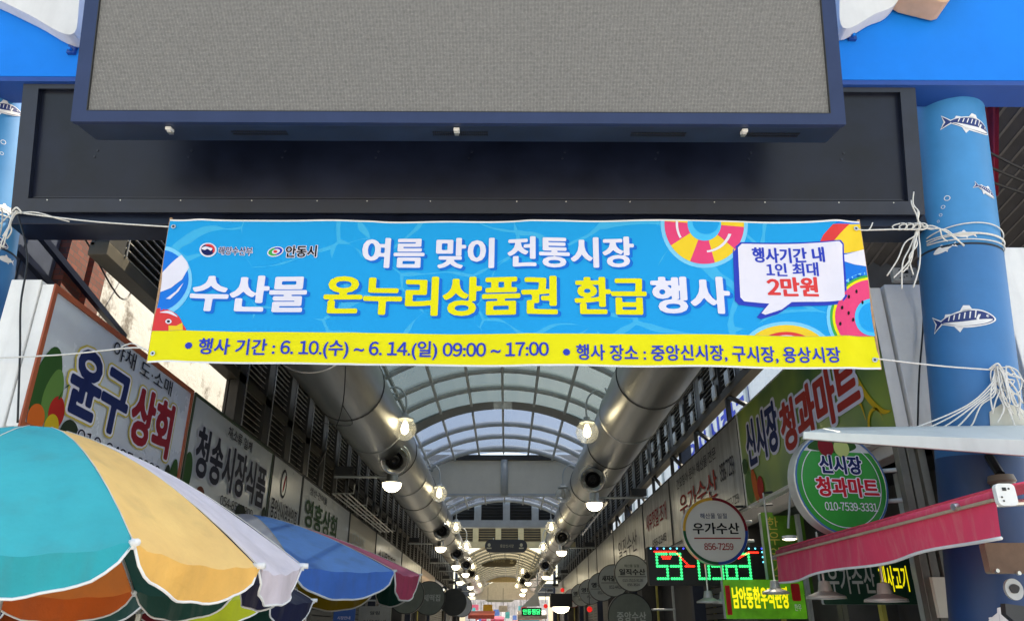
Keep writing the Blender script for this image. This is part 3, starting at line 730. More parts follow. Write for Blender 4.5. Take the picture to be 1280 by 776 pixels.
def vault(name, label, y0, y1, ys, sheetm, r=AR, z=AZ, a=46, ribm=None, rr=.072, np_=9, big=()):
    ribm = ribm or steel
    t = thing(name, label, 'roof', (CX, (y0 + y1) / 2, z - r + r * math.cos(R(a))))
    m = MB(); A, B = arc(y0, r, z, a), arc(y1, r, z, a)
    for i in range(20): m.add([A[i], A[i + 1], B[i + 1], B[i]], [(0, 1, 2, 3)], sheetm)
    m.build('roof_sheet', t, smooth=True)
    for y in ys:
        m = MB(); m.tube(arc(y, r - .07, z, a), rr, ribm, 8); m.build('rib', t, smooth=True)
    for y in big:
        m = MB(); P, Q = arc(y, r - .02, z, a, 28), arc(y, r - .42, z - .0, a, 28)
        for i in range(28):
            p, q = P[i], P[i + 1]; s_, u_ = Q[i], Q[i + 1]; d = V3((0, .32, 0))
            m.hexa([s_ - d, u_ - d, u_ + d, s_ + d, p - d, q - d, q + d, p + d], mat('portal_arch_paint', S(120, 126, 126), .5, var=.08))
        m.build('portal_arch', t)
    for k in range(np_):
        ang = R(-a * .86 + 2 * a * .86 * k / (np_ - 1)); p = V3((CX + (r - .03) * math.sin(ang), 0, z - r + (r - .03) * math.cos(ang)))
        m = MB(); m.bar((p.x, y0, p.z), (p.x, y1, p.z), .05, .06, ribm); m.build('purlin', t)
    return t
vault('arcade_vault', 'vaulted frosted sheet roof over the near end of the arcade, greenish grey', 5.42, 16.1, [5.6, 6.5, 7.4, 8.7, 10, 11.3, 12.6, 13.9, 15.0], frost, big=(16.4,))
vault('arcade_vault', 'vaulted clear bluish sheet roof in front of the beige drop wall', 16.72, 21.2, [18.0, 19.25, 20.6], clearr)
vault('arcade_vault', 'vaulted sheet roof between the beige drop wall and the dark louvred gable', 21.3, 29, [22.5, 24, 25.5, 27, 28.6], clearr, z=6.1)
vault('arcade_vault', 'low warm toned vaulted roof deep inside the arcade behind the hanging signs', 36.4, 62, [37 + 1.6 * k for k in range(16)], warmr, r=3.2, z=5.35, a=48, np_=7)

def duct(x, z, r, label):
    t = thing('ventilation_duct', label, 'duct', (x, 34, z - r), 'round ducts along the arcade')
    m = MB(); m.lathe([(r, 7.2), (r, 62)], (x, 0, z), (0, 1, 0), ductm, 48); m.lathe([(.01, 7.21), (r, 7.2)], (x, 0, z), (0, 1, 0), ductm, 48); m.build('duct_shell', t, smooth_angle=40)
    for k in range(24):
        y = 8.2 + 2.1 * k; m = MB(); m.lathe([(r, y - .018), (r + .012, y - .012), (r + .012, y + .012), (r, y + .018)], (x, 0, z), (0, 1, 0), postm if k % 2 else ductm, 40); m.build('joint_band', t, smooth_angle=40)
    return t
DL, DR = (-2.24, 4.8, .5), (2.05, 4.97, .5)
duct(*DL, 'long round silver duct along the upper wall on the umbrella side of the arcade')
duct(*DR, 'long round silver duct along the upper wall on the green signboard side of the arcade')

def louvre_wall(side, X, zb, ztop, label, y0, y1, down_from, zdown):
    t = thing('louvre_wall', label, 'wall', (X, (y0 + y1) / 2, zb))
    s = -1 if side == 'L' else 1
    m = MB(); m.box(min(X, X + s * .16), max(X, X + s * .16), y0, y1, zb - .09, zb + .03, mat('edge_beam', S(84, 78, 66), .5, .2, var=.15)); m.build('edge_beam', t, bevel=.006)
    m = MB(); m.box(min(X + s * .12, X + s * .15), max(X + s * .12, X + s * .15), y0, y1, zb, ztop, postm)
    if down_from: m.box(min(X + s * .12, X + s * .15), max(X + s * .12, X + s * .15), down_from, y1, zdown, zb - .09, postm)
    m.build('backing_sheet', t)
    k = 0; y = y0
    while y < y1 - .5:
        zz = zdown if down_from and y >= down_from - .01 else zb + .03
        m = MB(); m.box(min(X, X + s * .11), max(X, X + s * .11), y, y + .26, zz, ztop, postm)
        m.box(min(X - s * .012, X), max(X - s * .012, X), y + .275, y + .29, zz, ztop, chrome); m.build('louvre_post', t)
        m = MB(); z = zz + .03
        while z < ztop - .08:
            m.hexa([(X + s * .03, y + .3, z), (X + s * .03, y + 1.08, z), (X + s * .1, y + 1.08, z + .05), (X + s * .1, y + .3, z + .05), (X + s * .03, y + .3, z + .008), (X + s * .03, y + 1.08, z + .008), (X + s * .1, y + 1.08, z + .058), (X + s * .1, y + .3, z + .058)], louv); z += .075
        m.build('louvre_bay', t); y += 1.12; k += 1
    return t
louvre_wall('L', -3.3, 4.55, 5.62, 'dark louvred upper wall above the white signboards on the umbrella side', 5.6, 50, 8.95, 3.96)
louvre_wall('R', 3.1, 4.77, 5.75, 'dark louvred upper wall above the gap over the green signboard', 6.2, 50, 24, 4.34)
pale = mat('pale_glazing_square', S(170, 172, 168), .25, var=.1)
t = thing('window_grille', 'dark lattice with pale square panes above the green signboard side', 'grille', (3.09, 12, 4.7))
for k in range(12):
    y = 8.6 + .72 * k
    for j in range(3): m = MB(); m.box(3.06, 3.085, y, y + .2, 4.78 + .32 * j, 4.98 + .32 * j, pale); m.build('pane', t)
# soffits between duct and wall
for sx, x0, x1, z in ((0, -3.45, -2.5, 5.62), (1, 2.4, 3.3, 5.75)):
    m = MB(); m.box(x0, x1, 6.4 - sx, 50, z, z + .05, steeld); tag(m.build('overhead_board'), ['dark soffit board over the duct on the umbrella side', 'dark soffit board over the duct on the green signboard side'][sx], 'soffit')
COLY = (14.0, 21.2, 29.0, 36.3, 46, 56)
m = MB(); m.box(3.32, 3.72, 5.36, 8.3, 5.7, 5.76, steeld); tag(m.build('overhead_board'), 'added dark board behind the fish pillar, keeping the sun off the white canopy', 'soffit')  # added board, placed only to keep a sun patch off the white canopy
for sx, x in ((0, -3.52), (1, 3.32)):
    for i, y in enumerate(COLY):
        m = MB(); m.box(x - .1, x + .1, y, y + .2, 0, 5.6, mat('column_blue_grey', S(40, 48, 66), .5, var=.15)); m.box(x - .14, x + .14, y - .04, y + .24, 0, .3, steeld)
        o = m.build('arcade_column', bevel=.008)
        tag(o, f'dark square arcade column, {["nearest", "second", "third", "fourth", "fifth", "farthest"][i]} from the gate on the {["umbrella", "green signboard"][sx]} side', 'column', 'arcade columns')
# cross structures
beigew = mat('beige_drop_panel', S(222, 218, 202), .55, var=.05, scale=2)
brownl = mat('brown_louvre', S(150, 128, 92), .6, var=.1, scale=3)
creamb = mat('cream_beam', S(206, 186, 138), .6, var=.08)
t = thing('drop_wall', 'beige panelled drop wall closing the top of the arcade under the clear roof', 'wall', (CX, 21, 5.0))
za, zb_ = onY(633, 575, 21).z, onY(633, 617, 21).z
for a, b in ((-2.3, -.16), (-.0, 2.15)):
    m = MB(); m.box(a, b, 21, 21.08, zb_, za, beigew); m.build('drop_panel', t, bevel=.01)
m = MB(); m.tube([(-.08, 20.97, zb_ - .03), (-.08, 20.97, za)], .1, steel, 16); m.build('mullion', t, smooth=True)
m = MB(); m.box(-2.4, 2.3, 20.9, 21.1, za, za + .13, steeld); m.box(-2.4, 2.3, 20.95, 21.05, zb_ - .07, zb_, steel); m.tube([(-2.4, 20.7, za + .2), (2.3, 20.7, za + .2)], .04, steel); m.build('rail', t)
def gable(Y, y0, y1, x0, x1, nb, slatm, frm, name, label, dz=.11):
    zt, zb2 = onY(633, y0, Y).z, onY(633, y1, Y).z; xa, xb = onY(x0, y1, Y).x, onY(x1, y1, Y).x
    t = thing(name, label, 'wall', ((xa + xb) / 2, Y, zb2)); bw = (xb - xa) / nb
    m = MB(); m.box(xa - 1.6, xb + 1.6, Y + .2, Y + .24, zb2, zt + .7, steeld); m.build('backing_sheet', t)
    for k in range(nb):
        m = MB(); z = zb2 + .02
        while z < zt - .02:
            m.hexa([(xa + bw * k + .14, Y + .04, z), (xa + bw * (k + 1) - .14, Y + .04, z), (xa + bw * (k + 1) - .14, Y + .14, z + .06), (xa + bw * k + .14, Y + .14, z + .06), (xa + bw * k + .14, Y + .04, z + .012), (xa + bw * (k + 1) - .14, Y + .04, z + .012), (xa + bw * (k + 1) - .14, Y + .14, z + .072), (xa + bw * k + .14, Y + .14, z + .072)], slatm); z += dz
        m.build('louvre_bay', t)
    for k in range(nb + 1):
        m = MB(); m.box(xa + bw * k - .13, xa + bw * k + .13, Y, Y + .19, zb2, zt, frm); m.build('post', t)
    m = MB(); m.box(xa - 1.6, xb + 1.6, Y - .08, Y + .19, zb2 - .26, zb2 - .002, frm); m.build('cross_beam', t)
gable(29.1, 621, 650, 561, 705, 4, mat('dark_louvre', S(62, 62, 60), .6, var=.1), steel, 'louvred_gable', 'dark louvred gable wall with grey posts under the beige drop wall')
gable(36, 655, 677, 566, 708, 5, brownl, creamb, 'louvred_gable', 'brown louvred gable wall with cream posts behind the hanging pill sign')
m = MB(); A = arc(62, 3.1, 5.3, 48, 24)
m.add(A + [V3((A[-1].x, 62, 3.9)), V3((A[0].x, 62, 3.9))], [tuple(range(27))], mat('pale_end_wall', S(226, 224, 216), .7, var=.08)); tag(m.build('end_wall'), 'pale arched end wall far down the arcade above the cream beam', 'wall')
t = thing('cross_beam', 'cream beam with small boxes on it crossing the far end of the arcade', 'beam', (CX, 58, 3.9))
z = onY(633, 727, 58).z; m = MB(); m.box(-3, 2.8, 58, 58.3, z, z + .35, creamb); m.build('beam_body', t)
for px, w_ in ((626, .35), (638, .6), (600, .2), (612, .2)):
    p = onY(px, 720, 57.9); m = MB(); m.box(p.x - w_, p.x + w_, 57.8, 58.2, z + .36, z + .36 + w_ * 1.6, creamb); m.build('box', t)
m = MB(); z2 = onY(633, 745, 66).z; z3 = onY(633, 729, 66).z; m.box(-4, 4, 66, 66.2, z2, z3, steeld); tag(m.build('header_board'), 'dark header panel across the far arcade below the cream beam', 'panel')
# far end: daylight and stalls
m = MB(); m.box(-6, 6, 118, 118.2, 0, 6, mat('far_facade', S(190, 180, 176), .8, var=.25, scale=1.5)); tag(m.build('far_building'), 'pale facade closing the far end of the arcade', 'building')
stall_cols = [S(226, 222, 226), S(220, 120, 110), S(230, 200, 190), S(190, 60, 90), S(90, 150, 170), S(240, 240, 236), S(160, 90, 60)]
rnd = random.Random(5)
for i in range(12):
    s_ = -1 if i % 2 else 1; y = 52 + i * 4.6; x = s_ * rnd.uniform(1.1, 1.9); c_ = mat(f'stall_awning_cloth_{i % 7}', stall_cols[i % 7], .7, var=.08, trans=.3)
    t = thing('market_stall', f'{["white", "coral", "pale pink", "magenta", "teal", "bright white", "rust brown"][i % 7]} topped stall far down the alley, {["first", "second", "third", "fourth", "fifth", "sixth"][i // 2]} on the {["signboard", "umbrella"][i % 2]} side', 'stall', (x, y, 0), 'stalls deep in the arcade')
    z = rnd.uniform(2.3, 2.7); m = MB(); m.hexa([(x - .9, y - 1, z), (x + .9, y - 1, z), (x + .9, y + 1, z + .3), (x - .9, y + 1, z + .3), (x - .9, y - 1, z + .02), (x + .9, y - 1, z + .02), (x + .9, y + 1, z + .32), (x - .9, y + 1, z + .32)], c_); m.box(x - .9, x + .9, y - 1.02, y - 1.0, z - .22, z, c_); m.build('awning', t)
    for dx in (-.85, .85): m = MB(); m.tube([(x + dx, y, 0), (x + dx, y, z + .15)], .025, chrome, 6); m.build('post', t)
    m = MB(); m.box(x - .85, x + .85, y - .6, y + .6, 0, .8, steel); m.build('counter', t)

# ------------------------------------------------------------------ signboards
sg = mat('sign_sheet_silver', S(206, 212, 224), .25, .0, var=.05, scale=1.2, spec=.7)
sg2 = mat('sign_sheet_grey', S(184, 190, 194), .3, .0, var=.08, scale=1.5, spec=.7)
sg3 = mat('sign_sheet_pale', S(176, 168, 150), .35, .1, var=.06, scale=1.5)
stainless = mat('brushed_stainless_sign', (.44, .455, .46), .3, .8, var=.28, scale=3, streak=(1, 2.2, .25))
orange = mat('sign_edge_orange', S(168, 84, 52), .45, var=.08); goldm = inkm('ink_gold', 204, 186, 92); dgreen = mat('sign_edge_green', S(52, 70, 50), .5, var=.1)
iwine = inkm('ink_wine', 150, 34, 50); idark = inkm('ink_dark_slate', 34, 36, 52); ihalo = inkm('ink_halo', 190, 190, 200); igrn = inkm('ink_sign_green', 40, 74, 46); ibrick = inkm('ink_brick', 176, 52, 44)
def sign_frame(side, X, Y0, Y1, Z0):
    if side == 'L': return Frame((X, Y0, Z0), (0, 1, 0), (0, 0, 1), (1, 0, 0))
    return Frame((X, Y1, Z0), (0, -1, 0), (0, 0, 1), (-1, 0, 0))
def signboard(side, X, Y0, Y1, Z0, Z1, face, edge, label, texts=(), edge_w=.035, deco=None, thick=.09, label_group=None):
    fr = sign_frame(side, X, Y0, Y1, Z0); L, H = Y1 - Y0, Z1 - Z0
    t = thing('signboard', label, 'signboard', (X, (Y0 + Y1) / 2, Z0), label_group)
    m = MB(); slab(m, fr, [(.004, .004), (L - .004, .004), (L - .004, H - .004), (.004, H - .004)], -thick, -.006, face, white); m.build('face_panel', t)
    m = MB()
    for a, b, c, d in ((0, L, 0, edge_w), (0, L, H - edge_w, H), (0, edge_w, edge_w, H - edge_w), (L - edge_w, L, edge_w, H - edge_w)): slab(m, fr, [(a, c), (b, c), (b, d), (a, d)], -.0059, .008, edge)
    m.build('edge_trim', t)
    for tx in texts:
        body, y0, y1, z0, z1, col = tx[:6]; d = tx[6] if len(tx) > 6 else .02; halo = tx[7] if len(tx) > 7 else None; halo2 = tx[8] if len(tx) > 8 else None
        if side == 'L': bxx = (y0 - Y0, y1 - Y0, z0 - Z0, z1 - Z0)
        else: bxx = (Y1 - y0, Y1 - y1, z0 - Z0, z1 - Z0)
        m = MB()
        if halo2: write(m, fr, body, bxx, halo2, d, .002, grow=.08)
        if halo: write(m, fr, body, bxx, halo, d, .004, grow=.045)
        write(m, fr, body, bxx, col, d, .006); m.build('lettering', t)
    if deco: deco(fr, t, L, H)
    return t
def veg(fr, t, items):
    for nm, shapes in items:
        m = MB()
        for P, c, n_ in shapes: flat(m, fr, P, c, n_)
        m.build(nm, t)
vgreen = inkm('print_leaf', 46, 84, 40); vred = inkm('print_pepper_red', 176, 40, 36); vorange = inkm('print_orange', 206, 100, 40); vyel = inkm('print_pepper_yellow', 206, 176, 44); vdark = inkm('print_pumpkin', 40, 52, 40)
def deco1(fr, t, L, H):
    leaf = lambda cx, cy, s: spline([(cx - .25 * s, cy - .5 * s), (cx - .34 * s, cy), (cx - .12 * s, cy + .5 * s), (cx + .14 * s, cy + .52 * s), (cx + .3 * s, cy + .1 * s), (cx + .16 * s, cy - .5 * s)], 4, True)
    veg(fr, t, [('leaf_print', [(leaf(.2, .36, .5), vgreen, .001), (leaf(.30, .3, .36), inkm('print_leaf_light', 92, 130, 66), .002)]),
                ('pepper_print', [(ell(.38, .2, .1, .12), vred, .003), (ell(.16, .1, .1, .1), vorange, .003), (ell(.36, .08, .09, .1), vyel, .004), (spline([(.38, .3), (.40, .38), (.45, .42), (.46, .44), (.42, .41), (.36, .31)], 3, True), vgreen, .004)]),
                ('pumpkin_print', [(ell(.6, .08, .13, .12), vdark, .003)]),
                ('leaf_print', [(leaf(L - .15, .14, .3), vgreen, .001), (leaf(L - .3, .1, .22), vdark, .002)])])
SL0, SL1 = 2.88, 3.94
signboard('L', -3.3, 5.05, 7.72, SL0, SL1, sg, orange, 'silver signboard with orange edge, navy and red letters and printed vegetables behind the teal umbrella',
          [('윤구', 5.5, 6.43, 3.11, 3.66, inkm('ink_sign_navy', 26, 40, 92), .05, iwhite, goldm), ('상회', 6.5, 7.36, 3.13, 3.66, iwine, .05, iwhite, goldm), ('야채 도·소매', 6.0, 7.2, 3.72, 3.87, idark, .006), ('010-6425-6020', 5.75, 7.25, 2.93, 3.05, idark, .01, iwhite)], .045, deco1)
def deco2(fr, t, L, H):
    veg(fr, t, [('leaf_print', [(ell(.12, .25, .12, .2), vgreen, .001), (ell(L - .12, .15, .1, .14), vdark, .001)]), ('pepper_print', [(ell(.55, .08, .12, .09), inkm('print_brown', 120, 60, 44), .001), (ell(1.9, .08, .2, .1), vdark, .001)])])
signboard('L', -3.3, 7.76, 10.7, SL0, SL1, sg2, dgreen, 'grey signboard with thick dark navy haloed letters next to the orange edged signboard',
          [('청송시장식품', 8.0, 10.5, 3.12, 3.66, idark, .04, ihalo), ('채소류 일체', 8.85, 9.75, 3.72, 3.86, idark, .012), ('054-852-3300', 8.9, 10.1, 2.95, 3.06, idark, .004)], .03, deco2)
def deco3(fr, t, L, H):
    m = MB(); slab(m, fr, ell(.62, .74, .16, .21), 0, .001, idark); slab(m, fr, ell(.62, .74, .11, .17), 0, .002, sg2); flat(m, fr, ell(.64, .74, .04, .14, rot=-20), iwine, .003); m.build('emblem', t)
signboard('L', -3.3, 10.74, 12.4, SL0, SL1, sg2, steeld, 'grey signboard with an oval emblem above small dark letters', [('중앙신시장상인회', 10.85, 12.25, 3.08, 3.36, idark, .02)], .02, deco3)
signboard('L', -3.3, 12.43, 16.4, SL0, SL1, sg2, steeld, 'grey signboard with dark green letters past the oval emblem signboard', [('영흥상회', 12.7, 15.2, 3.2, 3.66, igrn, .03), ('생선·건어물', 12.9, 14.2, 3.73, 3.86, idark, .004), ('855-2233', 15.3, 16.2, 3.0, 3.3, idark, .01)], .02)
signboard('L', -3.3, 16.45, 19.9, SL0, SL1, sg3, steeld, 'pale signboard with small grey letters in the shaded row', [('대구상회', 16.8, 18.4, 3.25, 3.6, steel, .01), ('852-4411', 16.8, 18.4, 3.0, 3.15, steel, .0)], .02)
signboard('L', -3.3, 19.95, 25, SL0, SL1, sg2, steeld, 'grey signboard with faint dark letters above the pink umbrella edge', [('수산물직판장', 20.4, 23.6, 3.2, 3.6, idark, .01)], .02)
signboard('L', -3.3, 25.05, 31, SL0, SL1, stainless, steeld, 'bare steel signboard catching lamp reflections above the umbrella edge', [('안동상회', 26, 29, 3.2, 3.55, idark, .0)], .02)
signboard('L', -3.3, 31.05, 37, SL0, SL1, mat('sign_sheet_brown', S(150, 120, 98), .4, .2, var=.1), steeld, 'brownish signboard at the end of the shaded row', (), .02)
for i in range(4): signboard('L', -3.3, 38 + i * 6, 43.8 + i * 6, SL0 - .1, SL1 - .2, [sg3, sg2, stainless, sg3][i], steeld, f'{["pale", "grey", "steel", "cream"][i]} signboard far along the umbrella side, {["first", "second", "third", "last"][i]} past the brownish one', (), .02)
# right row
greenp = bpy.data.materials.new('green_mart_print'); greenp.use_nodes = True
n = greenp.node_tree.nodes; l = greenp.node_tree.links; b = n['Principled BSDF']; b.inputs['Roughness'].default_value = .3
tc = n.new('ShaderNodeTexCoord'); nz = n.new('ShaderNodeTexNoise'); nz.inputs['Scale'].default_value = .9; nz.inputs['Detail'].default_value = 2; l.new(tc.outputs['Object'], nz.inputs['Vector'])
cr = n.new('ShaderNodeValToRGB'); cr.color_ramp.elements[0].position = .35; cr.color_ramp.elements[0].color = (*S(38, 96, 44), 1); cr.color_ramp.elements[1].position = .68; cr.color_ramp.elements[1].color = (*S(150, 172, 40), 1)
l.new(nz.outputs['Fac'], cr.inputs[0]); l.new(cr.outputs[0], b.inputs['Base Color'])
SR0, SR1 = 3.09, 4.32
def swirl(fr, t, L, H):
    sw = inkm('print_swirl', 214, 178, 40); m = MB()
    def band(P, w0):
        for i in range(len(P) - 1):
            (x0, y0), (x1, y1) = P[i], P[i + 1]; dx, dy = x1 - x0, y1 - y0; q = math.hypot(dx, dy) or 1; k = w0 * math.sin(math.pi * (i + .5) / len(P)) / q
            flat(m, fr, [(x0 - dy * k, y0 + dx * k), (x1 - dy * k, y1 + dx * k), (x1 + dy * k, y1 - dx * k), (x0 + dy * k, y0 - dx * k)], sw, .001)
    band(spline([(L - .75, H - .08), (L - .6, H - .5), (L - .4, H - .85), (L - .2, .2), (L - .06, .16)], 8), .03)
    band(spline([(L - .9, H - .2), (L - .85, .7), (L - .7, .45), (L - .55, .36), (L - .5, .2)], 8), .022)
    band([(L - .34 + .13 * math.cos(a / 20 * 6.3), .12 + .13 * math.sin(a / 20 * 6.3)) for a in range(18)], .02)
    band([(L - .62 + .16 * math.cos(a / 20 * 6.3 + 2), 1.0 + .12 * math.sin(a / 20 * 6.3 + 2)) for a in range(18)], .018); m.build('swirl_print', t)
    veg(fr, t, [('fruit_print', [(ell(.2, .22, .16, .2), inkm('print_leaf_light', 92, 130, 66), .001), (ell(.42, .2, .1, .22, rot=15), vorange, .002), (ell(.62, .14, .12, .14), vred, .003), (ell(.1, .5, .12, .1), vgreen, .003)])])
signboard('R', 3.1, 5.9, 10.0, SR0, SR1, greenp, white, 'long green fruit mart signboard with yellow swirls, white outlined navy and red letters', [('신시장', 9.72, 8.5, 3.52, 4.1, inkm('ink_sign_navy', 26, 40, 92), .05, iwhite, iwhite), ('청과마트', 8.42, 6.4, 3.42, 3.98, ibrick, .05, iwhite, iwhite)], .008, swirl)
signboard('R', 3.1, 10.03, 14.7, SR0, SR1, stainless, steeld, 'steel signboard with faded red letters above the round seafood sign', [('우가수산', 13.9, 11.3, 3.45, 3.85, ibrick, .012), ('건오징어·문어·해산물 전문', 14.0, 11.2, 3.98, 4.16, idark, .006), ('856-7259', 11.1, 10.35, 3.6, 3.85, idark, .012), ('010-3527-7259', 11.2, 10.3, 3.2, 3.32, idark, .004)], .02)
signboard('R', 3.1, 14.73, 17.8, SR0, SR1, stainless, steeld, 'steel signboard with dense dark maroon letters next to the faded red lettered one', [('새우젓갈·조개', 17.4, 15.1, 3.62, 3.98, iwine, .02), ('856-2345', 16.8, 15.3, 3.25, 3.4, idark, .01)], .02)
signboard('R', 3.1, 17.83, 23, SR0, SR1, stainless, steeld, 'steel signboard with thin vertical dark letters above the second round seafood sign', [('일직수산', 22, 18.8, 3.4, 3.9, idark, .0)], .02)
for i, (a, b_) in enumerate(((23.03, 27.5), (27.53, 30.4), (30.43, 35.5), (35.53, 44), (44.03, 52))):
    signboard('R', 3.1, a, b_, SR0, SR1, stainless, steeld, f'bare brushed steel signboard panel, {["first", "second", "third", "fourth", "last"][i]} beyond the lettered ones', (), .02)
def endcap(x0, x1, y0, y1, z0, z1, label, seamx=None):
    m = MB(); m.box(x0, x1, y0, y1, z0, z1, white); o = m.build('sign_box', bevel=.008); tag(o, label, 'sign box'); return o
endcap(-3.62, -3.40, 5.04, 7.4, SL0 - .05, SL1 + .03, 'white box end beside the orange edged signboard, between it and the blue pillar')
endcap(-3.385, -3.31, 5.06, 7.7, SL0 - .02, SL1 - .01, 'narrow white box end carrying the orange edged signboard')
endcap(3.11, 3.2, 5.91, 9.9, SR0 - .02, SR1 - .005, 'narrow white box end carrying the green mart signboard')
endcap(3.22, 3.55, 5.88, 8.2, SR0 - .12, SR1 + .02, 'wide white box end between the green mart signboard and the blue pillar')
o = endcap(3.95, 4.5, 5.5, 8.0, 3.0, 4.5, 'white box end past the blue pillar at the picture edge')
# neighbours seen through the gaps
plaster = bpy.data.materials.new('peeling_plaster'); plaster.use_nodes = True
n = plaster.node_tree.nodes; l = plaster.node_tree.links; b = n['Principled BSDF']; b.inputs['Roughness'].default_value = .9
tc = n.new('ShaderNodeTexCoord'); nz = n.new('ShaderNodeTexNoise'); nz.inputs['Scale'].default_value = 2.6; nz.inputs['Detail'].default_value = 10; nz.inputs['Roughness'].default_value = .7; l.new(tc.outputs['Object'], nz.inputs['Vector'])
cr = n.new('ShaderNodeValToRGB'); e = cr.color_ramp.elements; e[0].position = .36; e[0].color = (.2, .18, .16, 1); e[1].position = .46; e[1].color = (.64, .64, .63, 1)
l.new(nz.outputs['Fac'], cr.inputs[0]); l.new(cr.outputs[0], b.inputs['Base Color'])
bp = n.new('ShaderNodeBump'); bp.inputs['Strength'].default_value = .6; bp.inputs['Distance'].default_value = .03; l.new(nz.outputs['Fac'], bp.inputs['Height']); l.new(bp.outputs[0], b.inputs['Normal'])
m = MB(); m.box(-4.4, -4.1, 6.95, 11.5, 0, 5.6, plaster); tag(m.build('plaster_wall'), 'sunlit peeling white plaster wall behind the orange edged signboard', 'wall')
brick = bpy.data.materials.new('red_brick'); brick.use_nodes = True; n = brick.node_tree.nodes; l = brick.node_tree.links; b = n['Principled BSDF']; b.inputs['Roughness'].default_value = .85
tc = n.new('ShaderNodeTexCoord'); mp = n.new('ShaderNodeMapping'); mp.inputs['Rotation'].default_value = (math.pi / 2, 0, 0); br = n.new('ShaderNodeTexBrick'); br.inputs['Scale'].default_value = 4.6
br.inputs['Color1'].default_value = (*S(128, 66, 52), 1); br.inputs['Color2'].default_value = (*S(96, 50, 42), 1); br.inputs['Mortar'].default_value = (*S(70, 62, 58), 1)
sp = n.new('ShaderNodeSeparateXYZ'); cb = n.new('ShaderNodeCombineXYZ'); ad = n.new('ShaderNodeMath'); l.new(tc.outputs['Object'], sp.inputs[0]); l.new(sp.outputs[0], ad.inputs[0]); l.new(sp.outputs[1], ad.inputs[1]); l.new(ad.outputs[0], cb.inputs[0]); l.new(sp.outputs[2], cb.inputs[1])
l.new(cb.outputs[0], br.inputs['Vector']); l.new(br.outputs['Color'], b.inputs['Base Color'])
m = MB(); m.box(-4.5, -4.0, 6.2, 6.52, 0, 5.3, brick); tag(m.build('brick_pier'), 'red brick pier in shade beside the dark steel panels', 'wall')
m = MB(); m.box(-4.5, -4.05, 6.7, 6.94, 0, 5.5, brick); tag(m.build('brick_pier'), 'red brick pier touching the sunlit plaster wall', 'wall')
t = thing('steel_panel_wall', 'blue grey steel panels with slanted dark struts between the pillar and the brick pier', 'wall', (-4.05, 5.9, 3))
pm = mat('blue_grey_steel_panel', S(78, 86, 104), .4, .2, var=.12)  # blue grey is the steel sheets' own colour
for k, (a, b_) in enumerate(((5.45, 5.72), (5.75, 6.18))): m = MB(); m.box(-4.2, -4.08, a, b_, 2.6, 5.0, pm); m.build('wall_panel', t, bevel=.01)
for dz in (0, .28): m = MB(); m.bar((-3.98, 5.5, 4.75 - dz), (-3.98, 7.4, 4.42 - dz), .05, .06, navy); m.build('strut', t)
m = MB(); m.box(-9, -4.1, 5.6, 6.0, 0, 6.5, steeld); tag(m.build('corner_shop'), 'dark shop front behind the cut off blue pillar', 'building')
wt = mat('white_neighbour_wall', (.78, .79, .8), .6, var=.05)
t = thing('neighbour_building', 'bright white building with blue letters seen through the gap over the steel signboards', 'building', (8, 26, 0)); m = MB(); m.box(7.2, 9, 12, 60, 0, 9.5, wt); m.build('wall', t)
fN = Frame((7.19, 60, 0), (0, -1, 0), (0, 0, 1), (-1, 0, 0)); m = MB(); write(m, fN, '연음상실학과', (28, 38.5, 7.2, 8.4), iblue, .03); m.build('lettering', t)
for i in range(9): m = MB(); m.box(7.1, 7.19, 13 + i * 4.4, 13.2 + i * 4.4, 3, 9.5, steel); m.build('wall_rib', t)
t = thing('gap_frame', 'black diagonal steel struts across the gap over the steel signboards', 'frame', (3.14, 14, SR1))
for k in range(9):
    y = 9.6 + k * 2.0; m = MB(); m.bar((3.15, y, SR1), (3.15, y + .9, 4.72), .05, .05, black); m.bar((3.15, y + .9, SR1), (3.15, y + .9, 4.72), .06, .06, black); m.build('strut', t)

# ------------------------------------------------------------------ lamps and air nozzles on the ducts
lampglass = glass_mat('lamp_glass', (.95, .95, .92), .88, .05, (.9, .9, .86))
bulbm = mat('lit_bulb', (1, .88, .66), .5, var=.02, emit=6.5)
domem = mat('lit_dome', (1, .9, .72), .5, var=.02, emit=3.6)
offm = mat('unlit_bulb', (.6, .6, .58), .4, var=.02)
ORD = ['first', 'second', 'third', 'fourth', 'fifth', 'sixth', 'seventh', 'eighth', 'ninth', 'tenth']
def globe(p, side, i, lit=True):
    s = -1 if side == 'L' else 1; dx, dz = (DL[0], DL[1]) if s < 0 else (DR[0], DR[1])
    nm = 'umbrella' if s < 0 else 'green signboard'
    t = thing('globe_lamp', f'{"lit" if lit else "unlit"} clear globe lamp on a gooseneck, {ORD[i]} along the {nm} side duct', 'lamp', p, 'globe lamps along the ducts')
    m = MB(); m.lathe([(.04, .19), (.1, .165), (.165, .09), (.19, 0), (.165, -.09), (.1, -.16), (.001, -.19)], p, (0, 0, 1), lampglass, 20); m.build('globe', t, smooth=True)
    m = MB(); m.lathe([(.02, .13), (.045, .08), (.062, .0), (.05, -.06), (.001, -.09)], p, (0, 0, 1), bulbm if lit else offm, 12); m.build('bulb', t, smooth=True)
    m = MB(); m.lathe([(.001, .25), (.05, .25), (.06, .2), (.13, .175), (.13, .15), (.1, .15)], p, (0, 0, 1), steel, 16); m.build('collar', t, smooth_angle=40)
    q = [p + V3((0, 0, .24)), p + V3((-s * 0, 0, .46)), p + V3((s * .06, 0, .62)), p + V3((s * .2, 0, .7)), p + V3((s * .36, 0, .62)), V3((dx - s * .42, p.y, dz + .38))]
    m = MB(); m.tube(spline([tuple(a) for a in q], 5), .016, steel, 8); m.build('gooseneck', t, smooth=True); return t
GL = [(506, 536), (549, 617), (570, 659), (583, 683), (591, 708), (596, 722), (600, 731)]
